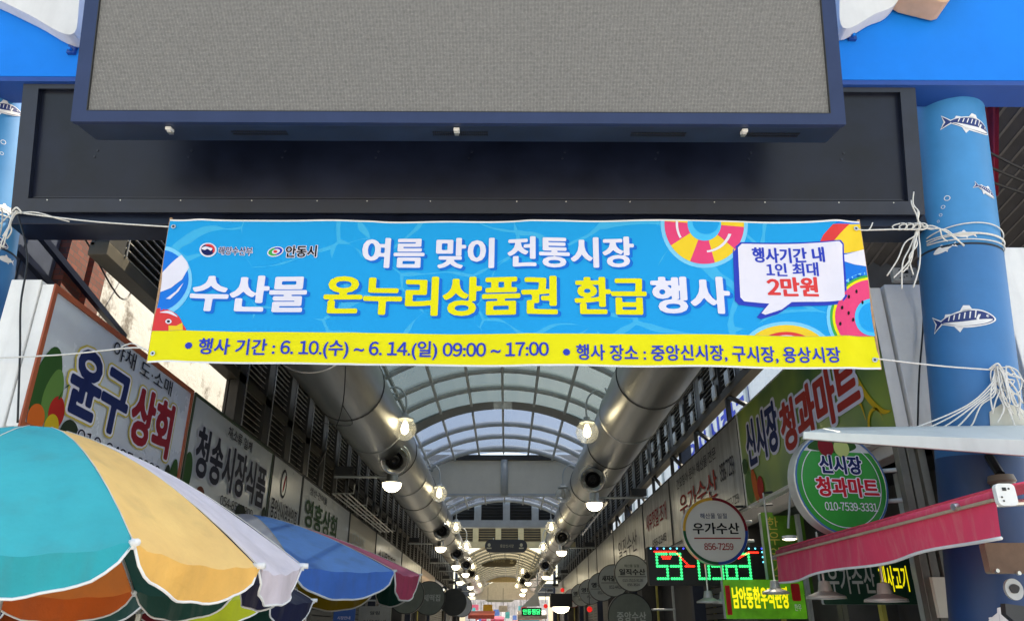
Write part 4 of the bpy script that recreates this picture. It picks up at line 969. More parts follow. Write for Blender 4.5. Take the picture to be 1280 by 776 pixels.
GR = [(734, 540), (704, 618), (689, 659), (679, 684), (653, 714), (649, 724), (646, 732)]
for i, (x, y) in enumerate(GL): p = onZ(x, y, 4.6 if i < 4 else 4.45); globe(p, 'L', i)
for i, (x, y) in enumerate(GR): p = onZ(x, y, 4.6 if i < 4 else 4.45); globe(p, 'R', i, i != 1)
def nozzle(p, side, i):
    s = -1 if side == 'L' else 1; a = V3((-s * .1, -.93, -.26)).normalized()
    t = thing('air_nozzle', f'round black mouthed jet nozzle, {ORD[i]} along the {"umbrella" if s < 0 else "green signboard"} side duct', 'nozzle', p, 'air nozzles on the ducts')
    m = MB(); m.lathe([(.16, -.3), (.2, -.12), (.235, .0), (.245, .06), (.23, .085), (.195, .08), (.15, .05)], p, a, mat('nozzle_shell', (.34, .34, .32), .22, .75, var=.15), 28); m.build('nozzle_shell', t, smooth_angle=50)
    m = MB(); m.lathe([(.15, .06), (.125, .02), (.09, -.03), (.085, .02), (.06, .03), (.05, -.06), (.001, -.08)], p, a, black, 24); m.build('nozzle_mouth', t, smooth_angle=50)
    dd = (DL if s < 0 else DR); m = MB(); m.tube([p - a * .25, V3((dd[0] - s * .2, p.y + .25, dd[1] - .2))], .13, ductm, 16); m.build('spigot', t, smooth=True)
    m = MB(); q = [p + V3((.28 * math.cos(b), -.02, .28 * math.sin(b))) for b in [math.pi * k / 10 - .2 for k in range(12)]]; m.tube(q, .012, chrome, 6); m.build('yoke', t, smooth=True)
for i, (x, y) in enumerate([(493, 575), (552, 663), (571, 691), (583, 705), (589, 716)]): nozzle(onZ(x, y, 4.33), 'L', i)
for i, (x, y) in enumerate([(741, 599), (703, 671), (682, 706), (659, 719), (654, 726)]): nozzle(onZ(x, y, 4.36), 'R', i)
def bracket(p, side, i):
    s = -1 if side == 'L' else 1; X = -3.2 if s < 0 else 3.0
    t = thing('bracket_lamp', f'lit half dome lamp on a long wall arm, {ORD[i]} along the {"umbrella" if s < 0 else "green signboard"} side', 'lamp', p, 'dome lamps on wall arms')
    m = MB(); m.lathe([(.175, .0), (.165, -.06), (.12, -.12), (.06, -.15), (.001, -.155)], p, (0, 0, 1), domem, 20); m.build('dome', t, smooth=True)
    m = MB(); m.lathe([(.001, .22), (.1, .22), (.11, .05), (.185, .04), (.185, .0)], p, (0, 0, 1), chrome, 20); m.build('cap', t, smooth_angle=40)
    m = MB(); m.tube([p + V3((s * .1, 0, .12)), V3((X, p.y, p.z + .12))], .022, steel, 8); m.box(min(X - s * .35, X - s * .02), max(X - s * .35, X - s * .02), p.y - .08, p.y + .08, p.z + .16, p.z + .3, steeld); m.build('arm', t)
for i, (x, y) in enumerate([(490, 604), (551, 684), (570, 707), (582, 717), (575, 727), (588, 733), (590, 741)]): bracket(onZ(x, y, 4.13 if i < 4 else 3.9), 'L', i)
for i, (x, y) in enumerate([(743, 629), (702, 689), (682, 720), (660, 728), (655, 736), (653, 742)]): bracket(onZ(x, y, 4.13 if i < 4 else 3.9), 'R', i)
# hanging pill signs
pillm = mat('pill_sign_dark', S(34, 36, 40), .35, var=.1); pillt = mat('pill_sign_letter', S(168, 160, 132), .5)
for i, (x0, x1, y0, y1, Y, txt, col, lab) in enumerate(((606, 659, 674, 690, 33.5, '중앙신시장', pillm, 'black pill shaped sign hanging in front of the brown louvred gable'), (600, 646, 693, 708, 44, '중앙신시장', mat('pill_sign_brown', S(84, 76, 58), .45), 'brown pill shaped sign hanging below and behind the black one'), (606, 643, 741, 752, 64, '중앙문화의거리', mat('pill_sign_olive', S(112, 108, 86), .5), 'olive pill shaped sign far down the arcade over the bright end'))):
    a, b_ = onY(x0, y1, Y), onY(x1, y0, Y); W_, H_ = b_.x - a.x, b_.z - a.z; f = Frame(a, (1, 0, 0), (0, 0, 1), (0, -1, 0))
    t = thing('hanging_sign', lab, 'sign', (a.x + W_ / 2, Y, a.z)); m = MB(); slab(m, f, rrect(0, 0, W_, H_, H_ * .48, 8), -.1, 0, col); m.build('board', t)
    m = MB(); write(m, f, txt, (W_ * .36, W_ * .68, H_ * .38, H_ * .62), pillt, .0, .01); m.build('lettering', t)
    m = MB()
    for u in (.1, .86): flat(m, f, ell(W_ * u, H_ * .58, H_ * .12, H_ * .14, n=12), pillt, .01); flat(m, f, [(W_ * u - .1, H_ * .28), (W_ * u + .1, H_ * .28), (W_ * u + .1, H_ * .38), (W_ * u - .1, H_ * .38)], pillt, .01)
    m.build('arrow_mark', t)
    for u in (.2, .8): m = MB(); m.tube([(a.x + W_ * u, Y + .05, a.z + H_), (a.x + W_ * u, Y + .05, 5.3)], .02, steel, 6); m.build('hanger', t)
# ------------------------------------------------------------------ shop fronts under the signboards
shopd = mat('shop_front_dark', S(78, 76, 74), .6, var=.25, scale=1.5); shutter = mat('shop_shutter', S(92, 92, 88), .5, .3, var=.15, scale=2)
poster = mat('poster_blue', S(44, 92, 170), .4, var=.1); notice = mat('notice_grey', S(150, 146, 138), .6, var=.1)
ORDW = ['first', 'second', 'third', 'fourth', 'fifth', 'sixth', 'seventh', 'eighth']
def shopfront(side, X, y0, y1, label, kind, ztop=2.86):
    s = -1 if side == 'L' else 1; t = thing('market_shop', label, 'shop', (X, (y0 + y1) / 2, 0), 'shop fronts along the alley')
    b = lambda a, c: (min(a, c), max(a, c))
    m = MB(); m.box(*b(X + s * .5, X + s * .6), y0, y1, 0, ztop, shopd); m.build('back_wall', t)
    m = MB(); m.box(*b(X, X + s * .6), y0, y0 + .12, 0, ztop, shopd); m.build('side_jamb', t); m = MB(); m.box(*b(X, X + s * .6), y1 - .12, y1, 0, ztop, shopd); m.build('side_jamb', t)
    m = MB(); m.box(*b(X - s * .02, X + s * .6), y0, y1, ztop - .08, ztop, steeld); m.build('lintel', t)
    if kind % 3 == 0:
        m = MB(); z = 1.6
        while z < ztop - .1: m.box(*b(X + s * .1, X + s * .13), y0 + .13, y1 - .13, z, z + .085, shutter); z += .1
        m.build('shutter', t)
    for k in range(3):
        y = y0 + (y1 - y0) * (k + .5) / 3; m = MB(); m.box(*b(X + s * .2, X + s * .24), y - .04, y + .04, 0, ztop - .09, [chrome, steel, mat('pole_yellow', S(190, 180, 90), .5)][k % 3]); m.build('post', t)
    m = MB(); m.box(*b(X + s * .1, X + s * .5), y0 + .2, y1 - .2, 1.5, 1.54, steel); m.box(*b(X + s * .1, X + s * .5), y0 + .2, y1 - .2, 0, .85, shutter); m.build('shelf', t)
ys = [5.4, 7.76, 10.7, 14.3, 20, 27, 35, 45, 60]
for i in range(8):
    shopfront('L', -3.45, ys[i], ys[i + 1] - .02, f'dark shop under the white signboards, {ORDW[i]} from the gate', i)
    shopfront('R', 3.4, ys[i] + .5, ys[i + 1] + .48, f'dark shop under the green and steel signboards, {ORDW[i]} from the gate', i + 1, 3.05)
m = MB(); m.box(-9, -4.2, 7, 60, 0, 5.0, shopd); m.box(-9, -4.45, 11.5, 60, 0, 5.6, shopd); tag(m.build('rear_building'), 'dark mass of shops behind the white signboards', 'building')
m = MB(); m.box(4.06, 4.6, 6.4, 60, 0, 4.1, shopd); tag(m.build('rear_building'), 'dark mass of shops behind the steel signboards', 'building')
# right side roof behind the fish pillar
corr = mat('corrugated_roof_underside', S(74, 72, 74), .6, .2, var=.15, scale=4)
t = thing('corrugated_shelter', 'dark corrugated roof underside beyond the fish pillar', 'roof', (6.5, 8, 4.6))
m = MB()
for k in range(30):
    x = 3.75 + k * .16; z = 6.3 - (x - 3.75) * .05
    m.hexa([(x, 5.4, z), (x + .08, 5.4, z + .05), (x + .08, 8.6, z + .05 - .4), (x, 8.6, z - .4), (x, 5.4, z + .03), (x + .08, 5.4, z + .08), (x + .08, 8.6, z - .32), (x, 8.6, z - .37)], corr)
    m.hexa([(x + .08, 5.4, z + .05), (x + .16, 5.4, z), (x + .16, 8.6, z - .4), (x + .08, 8.6, z - .35), (x + .08, 5.4, z + .08), (x + .16, 5.4, z + .03), (x + .16, 8.6, z - .37), (x + .08, 8.6, z - .32)], corr)
m.build('roof_sheet', t)
m = MB(); m.box(4.4, 9, 8.62, 8.7, 0, 6.2, steeld); m.build('rear_wall', t)
for k in range(3): m = MB(); m.tube(spline([(3.7, 5.6 + k * .12, 5.9 - .12 * k), (5, 5.7, 5.15 - .1 * k), (6.5, 5.8, 5.0 - .12 * k)], 5), .012, black, 6); m.build('cable', t)
drape = mat('red_drape_cloth', S(150, 34, 44), .8, var=.15, scale=8, trans=.2)
m = MB(); a = onY(1222, 100, 5.9); b_ = onY(1249, 100, 5.9); c = onY(1247, 245, 5.9); N_ = 14; vs_ = []
for j in range(10):
    tt = j / 9
    for i in range(N_ + 1):
        s_ = i / N_; p = a.lerp(b_, s_); q = onY(1226, 250 - 8 * s_, 5.9).lerp(c, s_); r_ = p.lerp(q, tt); r_.y += .03 * math.sin(s_ * 16) * (.4 + tt); vs_.append(r_)
m.add(vs_, [(j * (N_ + 1) + i, j * (N_ + 1) + i + 1, (j + 1) * (N_ + 1) + i + 1, (j + 1) * (N_ + 1) + i) for j in range(9) for i in range(N_)], drape)
tag(m.build('red_drape', smooth=True), 'narrow dark red cloth hanging beside the top of the fish pillar', 'cloth')

# ------------------------------------------------------------------ parasols
pip = mat('white_piping', (.78, .78, .78), .6, var=.03)
def cloth(nm, c): return mat('parasol_' + nm, S(*c), .78, var=.07, scale=3.2, trans=.2, bump=.75, stains=.17)
TEAL, CREAM, WHT = cloth('teal', (46, 180, 190)), cloth('cream', (252, 206, 130)), cloth('white', (230, 222, 230))
NAVYC, GREENC, ORNG = cloth('navy', (26, 32, 66)), cloth('dark_green', (18, 72, 66)), cloth('orange', (214, 120, 52))
MAROON, LIME, BLUEC, PINK = cloth('maroon', (120, 30, 50)), cloth('lime', (206, 212, 60)), cloth('blue', (112, 166, 250)), cloth('pink', (232, 116, 154))
BEIGE, OLIVE = cloth('beige', (214, 178, 128)), cloth('olive', (150, 130, 40))
def richer(m):
    n_ = m.name + '_valance'
    if n_ in MATS: return MATS[n_]
    c = [x for x in m.node_tree.nodes if x.type == 'MIX'][0]; a = c.inputs[6].default_value; b = c.inputs[7].default_value
    q = [(a[i] + b[i]) / 2 for i in range(3)]; mx = max(q); q = [mx * .92 * (x / mx) ** 1.35 for x in q]
    return mat(n_, tuple(q), .75, var=.08, scale=4, trans=.2, bump=.9, stains=.22)
def parasol(label, c, r, H, a0, N, cols, pole=True, over=None, drop=.17, prof=1.75, seed=1, apex=(0, 0, 0)):
    rd = random.Random(seed); t = thing('parasol', label, 'parasol', (c.x, c.y, 0), 'market parasols')
    tips = []
    for k in range(N):
        th = a0 + 2 * math.pi * k / N; p = V3((c.x + r * math.sin(th), c.y - r * math.cos(th), c.z + rd.uniform(-.012, .012)))
        if over and k in over:
            px, py = over[k]; D = (p - EYE).length; d = ray(px, py).normalized(); p = EYE + d * D
        tips.append(p)
    top = V3((c.x, c.y, c.z + H)) + V3(apex); c = V3((top.x, top.y, c.z))
    def ribp(k, q):
        p = tips[k % N]; return V3((top.x + (p.x - top.x) * q, top.y + (p.y - top.y) * q, p.z * q ** prof + top.z * (1 - q ** prof)))
    NR, NC = 18, 20
    for k in range(N):
        m = MB(); vs = []
        for i in range(NR + 1):
            q = .02 + .98 * i / NR; A, B = ribp(k, q), ribp(k + 1, q)
            for j in range(NC + 1):
                s_ = j / NC; p = A.lerp(B, s_); bl = 4 * s_ * (1 - s_); p.z -= .035 * q * q * bl * (1 + .5 * math.sin(k * 3.1))
                p.z += .004 * q * math.sin(22 * s_ + 9 * q + k) + .005 * q ** 4 * (math.exp(-s_ * 7) * math.sin(40 * s_ + 6 * q) + math.exp(-(1 - s_) * 7) * math.sin(44 * (1 - s_) + 5 * q)); vs.append(p)
        out = ((tips[k] + tips[(k + 1) % N]) / 2 - V3((c.x, c.y, c.z))); out.z = 0; out.normalize()
        base = vs[-(NC + 1):]; NV = 5; edge = []; vs += [V3(p) for p in base]
        for i in range(1, NV + 1):
            for j in range(NC + 1):
                s_ = j / NC; prf = min(1, (4 * s_ * (1 - s_)) ** .42); dd = drop * r / 1.2 * prf * i / NV
                p = base[j] + V3((0, 0, -dd)) - out * dd * .08 + out * (.014 * math.sin(9 * s_ + 2 * k) + .006 * math.sin(27 * s_ + k)) * i / NV; vs.append(p)
                if i == NV: edge.append(p)
        W_ = NC + 1; rows = None
        quad = lambda i0, i1: [(i * W_ + j, i * W_ + j + 1, (i + 1) * W_ + j + 1, (i + 1) * W_ + j) for i in range(i0, i1) for j in range(NC)]
        m.add(vs[:(NR + 1) * W_], quad(0, NR), cols[k % len(cols)]); pan = m.build('canopy_panel', t, smooth=True)
        m = MB(); m.add(vs[(NR + 1) * W_:], quad(0, NV), richer(cols[k % len(cols)])); m.build('valance', pan, smooth=True)
        m = MB(); m.tube([base[0]] + edge[1:-1] + [base[-1]], .0048 * r, pip, 6); m.build('piping', pan, smooth=True)
        m = MB(); m.tube([ribp(k, q_ / 8) + V3((0, 0, .002)) for q_ in range(1, 9)], .002 * r, mat('seam_thread', S(206, 204, 196), .7), 5); m.build('seam_piping', pan, smooth=True)
        m = MB(); m.tube([ribp(k, q_ / 8) - V3((0, 0, .015)) for q_ in range(1, 9)], .006, chrome, 6); m.build('rib', t, smooth=True)
        m = MB(); p = tips[k]; o_ = (p - V3((c.x, c.y, p.z))).normalized(); m.tube([p - o_ * .02, p + o_ * .025], .012, pip, 8); m.tube([p + o_ * .0 - V3((0, 0, .02)), p + V3((0, 0, .012))], .009, pip, 8); m.build('rib_tip', t, smooth=True)
        m = MB(); m.tube([ribp(k, .55) - V3((0, 0, .02)), V3((c.x, c.y, c.z - .1))], .006, chrome, 6); m.build('stretcher', t)
    m = MB(); m.tube([(c.x, c.y, .05), (c.x, c.y, top.z - .01)], .02, chrome, 12); m.build('pole', t)
    m = MB(); m.lathe([(.001, .12), (.06, .12), (.2, .09), (.23, .0), (.001, 0)], (c.x, c.y, 0), (0, 0, 1), steeld, 24); m.build('foot', t)
    return t
K1 = .8
parasol('big market parasol with teal, cream, white and orange panels nearest the camera', V3((-2.304 * K1, 3.97 * K1, 1.6 + .313 * K1)), 1.234 * K1, .54, .735, 10, [CREAM, WHT, NAVYC, GREENC, ORNG, MAROON, LIME, BLUEC, TEAL, TEAL], over={0: (167, 678), 1: (323, 707), 2: (378, 707), 3: (300, 730), 4: (169, 740), 5: (-14, 738)}, drop=.14, prof=1.55, apex=(-.17, .05, .02))
K2 = 1.5
parasol('blue and pink market parasol behind the teal and cream one', V3((-1.882 * K2, 5.639 * K2, 1.6 + .346 * K2)), 1.254 * K2, .66, .555, 10, [BLUEC, PINK, GREENC, OLIVE, OLIVE, BEIGE, NAVYC, WHT, LIME, WHT], over={1: (493, 713), 2: (525, 718)}, drop=.15, prof=1.4, seed=2)
K3 = .9
parasol('lime and navy market parasol tucked under the other two', V3((-2.713 * K3, 6.051 * K3, 1.6 + .252 * K3 - .02)), 1.247 * K3, .36, .458, 10, [LIME, NAVYC, BEIGE, GREENC, MAROON, MAROON, ORNG, LIME, NAVYC, GREENC], drop=.15, seed=3)

# ------------------------------------------------------------------ canopy, awning and blade signs on the fish pillar side
canm = mat('canopy_white_metal', S(206, 212, 208), .45, var=.05, scale=3, stains=.15)
cf = [onY(1003, 549, 4.6), onY(1300, 572, 4.6), onY(1300, 551, 4.6), onY(1003, 540, 4.6)]
cbk = [onY(1035, 534, 5.05), onY(1300, 531, 5.05)]
t = thing('canopy_slab', 'thin white sloping metal canopy in front of the fish pillar', 'canopy', (cf[0] + cf[1]) / 2)
m = MB(); d = V3((0, 0, -.03))
m.add([cf[3], cf[2], cbk[1], cbk[0], cf[3] + d, cf[2] + d, cbk[1] + d, cbk[0] + d], [(0, 1, 2, 3), (7, 6, 5, 4), (1, 2, 6, 5), (3, 0, 4, 7), (2, 3, 7, 6)], canm); m.build('canopy_top', t)
m = MB(); e = V3((0, -.02, 0)); m.hexa([cf[0] + e, cf[1] + e, cf[1], cf[0], cf[3] + e, cf[2] + e, cf[2], cf[3]], canm); m.build('front_lip', t, bevel=.004)
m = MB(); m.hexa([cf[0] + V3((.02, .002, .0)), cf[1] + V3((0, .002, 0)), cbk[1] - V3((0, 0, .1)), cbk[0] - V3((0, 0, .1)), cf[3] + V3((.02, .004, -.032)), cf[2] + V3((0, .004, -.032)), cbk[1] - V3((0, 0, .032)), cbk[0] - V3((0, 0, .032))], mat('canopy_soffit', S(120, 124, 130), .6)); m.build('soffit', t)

awn = mat('awning_red_cloth', S(222, 70, 104), .75, var=.06, scale=3, trans=.2)
nn = awn.node_tree.nodes; ll = awn.node_tree.links          # sun-bleached streaks in the cloth
tcn = nn.new('ShaderNodeTexCoord'); mpn = nn.new('ShaderNodeMapping'); mpn.inputs['Scale'].default_value = (1, 5, 1.2); nzn = nn.new('ShaderNodeTexNoise'); nzn.inputs['Scale'].default_value = 2.4; nzn.inputs['Detail'].default_value = 8; nzn.inputs['Roughness'].default_value = .7
ll.new(tcn.outputs['Object'], mpn.inputs[0]); ll.new(mpn.outputs[0], nzn.inputs['Vector']); mrn = nn.new('ShaderNodeMapRange'); mrn.inputs[1].default_value = .47; mrn.inputs[2].default_value = .68; mrn.inputs[4].default_value = .5; ll.new(nzn.outputs['Fac'], mrn.inputs[0])
pb = nn['Principled BSDF']; old = pb.inputs['Base Color'].links[0].from_socket; mxn = nn.new('ShaderNodeMix'); mxn.data_type = 'RGBA'; ll.new(mrn.outputs[0], mxn.inputs[0]); ll.new(old, mxn.inputs[6]); mxn.inputs[7].default_value = (*S(210, 140, 140), 1); ll.new(mxn.outputs[2], pb.inputs['Base Color'])
a = onX(970, 690, 2.30); b_ = onX(1244, 617, 2.40)
zA = (a.z + b_.z) / 2
t = thing('red_awning', 'faded red awning with a beige bar and white end cap below the fruit mart sign', 'awning', ((a.x + b_.x) / 2, (a.y + b_.y) / 2, a.z))
NA = 40; m = MB(); vs_ = []
P0 = [a.lerp(b_, i / NA) for i in range(NA + 1)]
hL, hR = (onX(975, 722, 2.30) - a).z * 1.18, (onX(1238, 664, 2.40) - b_).z * 1.2
for j in range(9):
    for i in range(NA + 1):
        s_ = i / NA; hh = hL * (1 - s_) + hR * s_; q = j / 8
        p = P0[i] + V3((-.012 * math.sin(26 * s_ + 1.3 * q) * q - .02 * math.sin(7 * s_) * q, 0, hh * q * (1 + .05 * math.sin(14 * s_)))); vs_.append(p)
m.add(vs_, [(j * (NA + 1) + i, j * (NA + 1) + i + 1, (j + 1) * (NA + 1) + i + 1, (j + 1) * (NA + 1) + i) for j in range(8) for i in range(NA)], awn); m.build('valance', t, smooth=True)
m = MB(); m.tube(vs_[-(NA + 1):], .009, pip, 6); m.build('valance_hem', t, smooth=True)
m = MB(); m.bar(a + V3((-.015, 0, -.03)), b_ + V3((-.015, 0, -.03)), .02, .016, mat('awning_bar_beige', S(176, 158, 136), .5)); m.build('front_bar', t, bevel=.003)
m = MB(); m.tube([a + V3((.02, 0, -.005)), b_ + V3((.02, 0, -.005))], .026, awn, 14); m.build('rolled_edge', t, smooth=True)
m = MB(); up = V3((1.0, 0, .2)); vs_ = [a + V3((.03, 0, .03)), b_ + V3((.03, 0, .03)), b_ + up, a + up]; vs_ += [p + V3((0, 0, .008)) for p in vs_]; m.hexa(vs_, awn); m.build('awning_cloth', t)
for y_ in (a.y + .25, b_.y + .3): m = MB(); m.tube([(a.x + .05, y_, zA - .02), (a.x + .5, y_ + .1, zA + .02), (a.x + 1.0, y_, zA + .12)], .018, chrome, 8); m.build('folding_arm', t)
f = Frame(b_ + V3((-.03, -.03, -.065)), (1, 0, 0), (0, 0, 1), (0, -1, 0)); m = MB(); slab(m, f, rrect(0, 0, .095, .105, .022, 5), 0, .03, white); slab(m, f, [(.03, .07), (.05, .07), (.05, .086), (.03, .086)], .03, .032, black)
for u, v in ((.02, .04), (.025, .022), (.062, .08)): slab(m, f, ell(u, v, .005, .005, n=8), .03, .033, black)
m.build('end_cap', t, bevel=.004)

rimgrey = mat('blade_sign_rim', S(206, 204, 198), .35, .4, var=.1); signwhite = mat('blade_sign_face', S(214, 212, 206), .35, var=.03, scale=3); rimdark = mat('blade_sign_rim_dark', S(56, 58, 56), .4, .3)
def blade(px, py, r, Y, label, face, rimc, lines=(), z=None, yaw=0, group='round blade signs', deco=None, wallx=3.1):
    p = onY(px, py, Y); N_ = V3((-math.sin(yaw), -math.cos(yaw), 0)); U_ = V3((math.cos(yaw), -math.sin(yaw), 0)); f = Frame(p, U_, (0, 0, 1), N_)
    t = thing('blade_sign', label, 'round sign', p, group)
    m = MB(); m.lathe([(.001, -.1), (r, -.1), (r, .0), (r * .965, .006), (r * .95, -.004)], p, N_, rimc if not isinstance(rimc, (list, tuple)) else rimgrey, 48); m.build('rim', t, smooth_angle=35)
    m = MB(); flat(m, f, ell(0, 0, r * .955, r * .955, n=48), face, -.003); m.build('face', t)
    if isinstance(rimc, (list, tuple)):
        m = MB()
        for i, c_ in enumerate(rimc):
            a0, a1 = 90 - 360 * i / len(rimc), 90 - 360 * (i + 1) / len(rimc); flat(m, f, ell(0, 0, r * .985, r * .985, a0, a1, 40) + ell(0, 0, r * (.9 if len(rimc) > 1 else .95), r * (.9 if len(rimc) > 1 else .95), a1, a0, 40), c_, .0075)
        m.build('colour_band', t)
    for body, x0, x1, y0, y1, col, d in lines:
        m = MB()
        if body == '-': flat(m, f, [(x0 * r, y0 * r), (x1 * r, y0 * r), (x1 * r, y1 * r), (x0 * r, y1 * r)], col, .003)
        else: write(m, f, body, (x0 * r, x1 * r, y0 * r, y1 * r), col, d, .004)
        m.build('lettering', t)
    if deco: deco(f, t, r)
    s = 1 if wallx > p.x else -1
    for dz in (-.12, .12): m = MB(); m.tube([p + U_ * s * r * .95 + V3((0, .05, dz)), V3((wallx + s * .05, p.y + .05, p.z + dz))], .018, steel, 8); m.build('bracket', t)
    return t
gface = mat('blade_sign_green', S(40, 150, 56), .35, var=.08, scale=2)
def marts(f, t, r):
    m = MB(); flat(m, f, clip(ell(0, 0, r * .95, r * .95, n=60), 1, r * .62, False), inkm('print_top_white', 196, 200, 206), .001)
    flat(m, f, spline([(-.62 * r, .68 * r), (-.3 * r, .62 * r), (.1 * r, .6 * r), (.45 * r, .72 * r), (.3 * r, .9 * r), (0, .94 * r), (-.4 * r, .85 * r)], 5, True), vgreen, .002)
    flat(m, f, ell(-.22 * r, .72 * r, .17 * r, .2 * r), inkm('print_apple', 120, 30, 40), .003); flat(m, f, ell(.12 * r, .7 * r, .17 * r, .18 * r), inkm('print_pale_green', 176, 190, 120), .0035); m.build('fruit_print', t)
    m = MB()
    for i in range(60):
        a0, a1 = R(-230 + 280 * i / 60), R(-230 + 280 * (i + 1) / 60); k0, k1 = .83 * r, .845 * r
        flat(m, f, [(k0 * math.cos(a0), k0 * math.sin(a0)), (k1 * math.cos(a0), k1 * math.sin(a0)), (k1 * math.cos(a1), k1 * math.sin(a1)), (k0 * math.cos(a1), k0 * math.sin(a1))], iwhite, .002)
    m.build('white_ring', t)
    for body, x0, x1, y0, y1, col in (('신시장', -.42, .5, .18, .55, inkm('ink_sign_navy', 26, 40, 92)), ('청과마트', -.56, .78, -.26, .12, inkm('ink_mart_red', 190, 36, 50))):
        m = MB(); write(m, f, body, (x0 * r, x1 * r, y0 * r, y1 * r), iwhite, .045, .003, grow=.06); write(m, f, body, (x0 * r, x1 * r, y0 * r, y1 * r), col, .045, .005); m.build('lettering', t)
    m = MB(); write(m, f, '010-7539-3331', (-.44 * r, .68 * r, -.52 * r, -.36 * r), iwhite, .012, .004); m.build('lettering', t)
bluerim = mat('blade_sign_rim_blue', S(60, 104, 160), .4, var=.05)
blade(1052, 604, .405, 6.05, 'large round green fruit mart sign with white outlined letters above the red awning', gface, [bluerim], deco=marts, yaw=-.18)
iblk = inkm('ink_sign_black', 22, 22, 24); irule = inkm('ink_rule', 156, 36, 42)
qcols = [inkm('band_maroon', 120, 30, 42), inkm('band_blue', 40, 70, 150), inkm('band_green', 36, 90, 60), inkm('band_ochre', 206, 160, 60)]
blade(894, 663, .42, 10.0, 'round white sign with a four coloured band in front of the LED sign', signwhite, qcols, [('해산물 일절', -.42, .4, .36, .52, inkm('ink_steel_blue', 60, 76, 110), .01), ('우가수산', -.68, .74, -.1, .24, iblk, .03), ('-', -.66, .76, -.235, -.2, irule, 0), ('856-7259', -.38, .5, -.56, -.36, irule, .02)])
grow_ = mat('blade_sign_face_pale_grey', S(196, 200, 192), .4, var=.04)  # pale grey face colour, also used for lettering and the pennant
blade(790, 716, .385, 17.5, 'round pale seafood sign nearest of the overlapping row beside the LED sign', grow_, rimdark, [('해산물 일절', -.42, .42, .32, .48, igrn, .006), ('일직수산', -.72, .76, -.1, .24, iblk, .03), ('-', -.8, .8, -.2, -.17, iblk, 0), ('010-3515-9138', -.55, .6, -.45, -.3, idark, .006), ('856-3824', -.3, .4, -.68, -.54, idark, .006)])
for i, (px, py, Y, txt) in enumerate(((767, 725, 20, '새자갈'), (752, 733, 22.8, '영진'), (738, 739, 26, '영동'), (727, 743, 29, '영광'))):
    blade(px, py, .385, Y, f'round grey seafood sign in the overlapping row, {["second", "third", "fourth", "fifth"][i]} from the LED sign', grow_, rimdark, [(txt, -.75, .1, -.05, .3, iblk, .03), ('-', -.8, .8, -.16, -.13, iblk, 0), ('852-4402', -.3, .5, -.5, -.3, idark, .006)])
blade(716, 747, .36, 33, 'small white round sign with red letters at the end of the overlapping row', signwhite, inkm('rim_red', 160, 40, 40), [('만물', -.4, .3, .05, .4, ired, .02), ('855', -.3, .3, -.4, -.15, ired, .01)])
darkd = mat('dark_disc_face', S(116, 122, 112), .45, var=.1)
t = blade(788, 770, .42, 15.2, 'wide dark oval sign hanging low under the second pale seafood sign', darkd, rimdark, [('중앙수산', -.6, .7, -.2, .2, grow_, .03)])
# left side blade signs and boards
for i, (px, py, r, Y, lab, fc, txt) in enumerate(((508, 743, .42, 19, 'dark round sign half hidden under the pink parasol edge', darkd, ''), (536, 747, .42, 21, 'grey round sign with pale letters right of the pink parasol edge', darkd, '수제떡집'), (567, 752, .38, 24, 'plain black round sign beside the white outlined square sign', rimdark, ''), (577, 757, .36, 28, 'plain pale grey round sign last in the umbrella side row', sg2, ''))):
    blade(px, py, r, Y, lab, fc, rimdark, [(txt, -.7, .7, -.18, .22, grow_, .02)] if txt else (), wallx=-3.3)
p0, p1 = onY(541, 757, 22.6), onY(556, 733, 22.6); f = Frame(p0, (1, 0, 0), (0, 0, 1), (0, -1, 0)); W_, H_ = p1.x - p0.x, p1.z - p0.z
t = thing('square_sign', 'black square sign with a glowing white rounded outline on the umbrella side', 'sign', p0); m = MB(); slab(m, f, rrect(0, 0, W_, H_, .06), -.1, 0, black); m.build('board', t)
glow = mat('sign_white_glow', (.9, .92, .9), .5, var=.02, emit=1.6); m = MB(); m.tube([f.pt(*q, .012) for q in rrect(.03, .03, W_ - .03, H_ - .03, .05)[7:] + rrect(.03, .03, W_ - .03, H_ - .03, .05)[:3]], .018, glow, 6); write(m, f, '떡', (W_ * .35, W_ * .65, H_ * .3, H_ * .7), glow, .03, .006); m.build('outline_tube', t)
m = MB(); m.tube([p0 + V3((0, .05, H_ * .5)), V3((-3.4, p0.y + .05, p0.z + H_ * .5))], .02, steel, 8); m.build('bracket', t)
def board(name, label, cat, corners, Y, m_face, m_edge, lines=(), th=.05, emit=None):
    (x0, y1), (x1, y0) = corners; a, b_ = onY(x0, y1, Y), onY(x1, y0, Y); W_, H_ = b_.x - a.x, b_.z - a.z; f = Frame(a, (1, 0, 0), (0, 0, 1), (0, -1, 0))
    t = thing(name, label, cat, (a.x + W_ / 2, Y, a.z)); m = MB(); slab(m, f, rrect(0, 0, W_, H_, .015, 3), -th, 0, m_face, m_edge); m.build('board', t)
    for body, u0, u1, v0, v1, col, d in lines: m = MB(); write(m, f, body, (u0 * W_, u1 * W_, v0 * H_, v1 * H_), col, d, .006); m.build('lettering', t)
    return t, f, W_, H_
t, f, W_, H_ = board('wall_poster', 'blue poster with a white emblem on the shop front under the blue parasol', 'poster', ((414, 800), (445, 748)), 12.3, poster, poster, [('시장안내', .2, .8, .5, .58, iwhite, .01)])
m = MB(); flat(m, f, ell(W_ / 2, H_ * .85, W_ * .2, W_ * .2), iwhite, .004); m.build('emblem', t)
board('wall_notice', 'grey notice sheet with dark letters on the shop front under the blue parasol', 'notice', ((446, 800), (489, 757)), 13, notice, notice, [('알림', .35, .65, .75, .85, idark, .02), ('이용안내', .15, .85, .45, .6, idark, .0)])
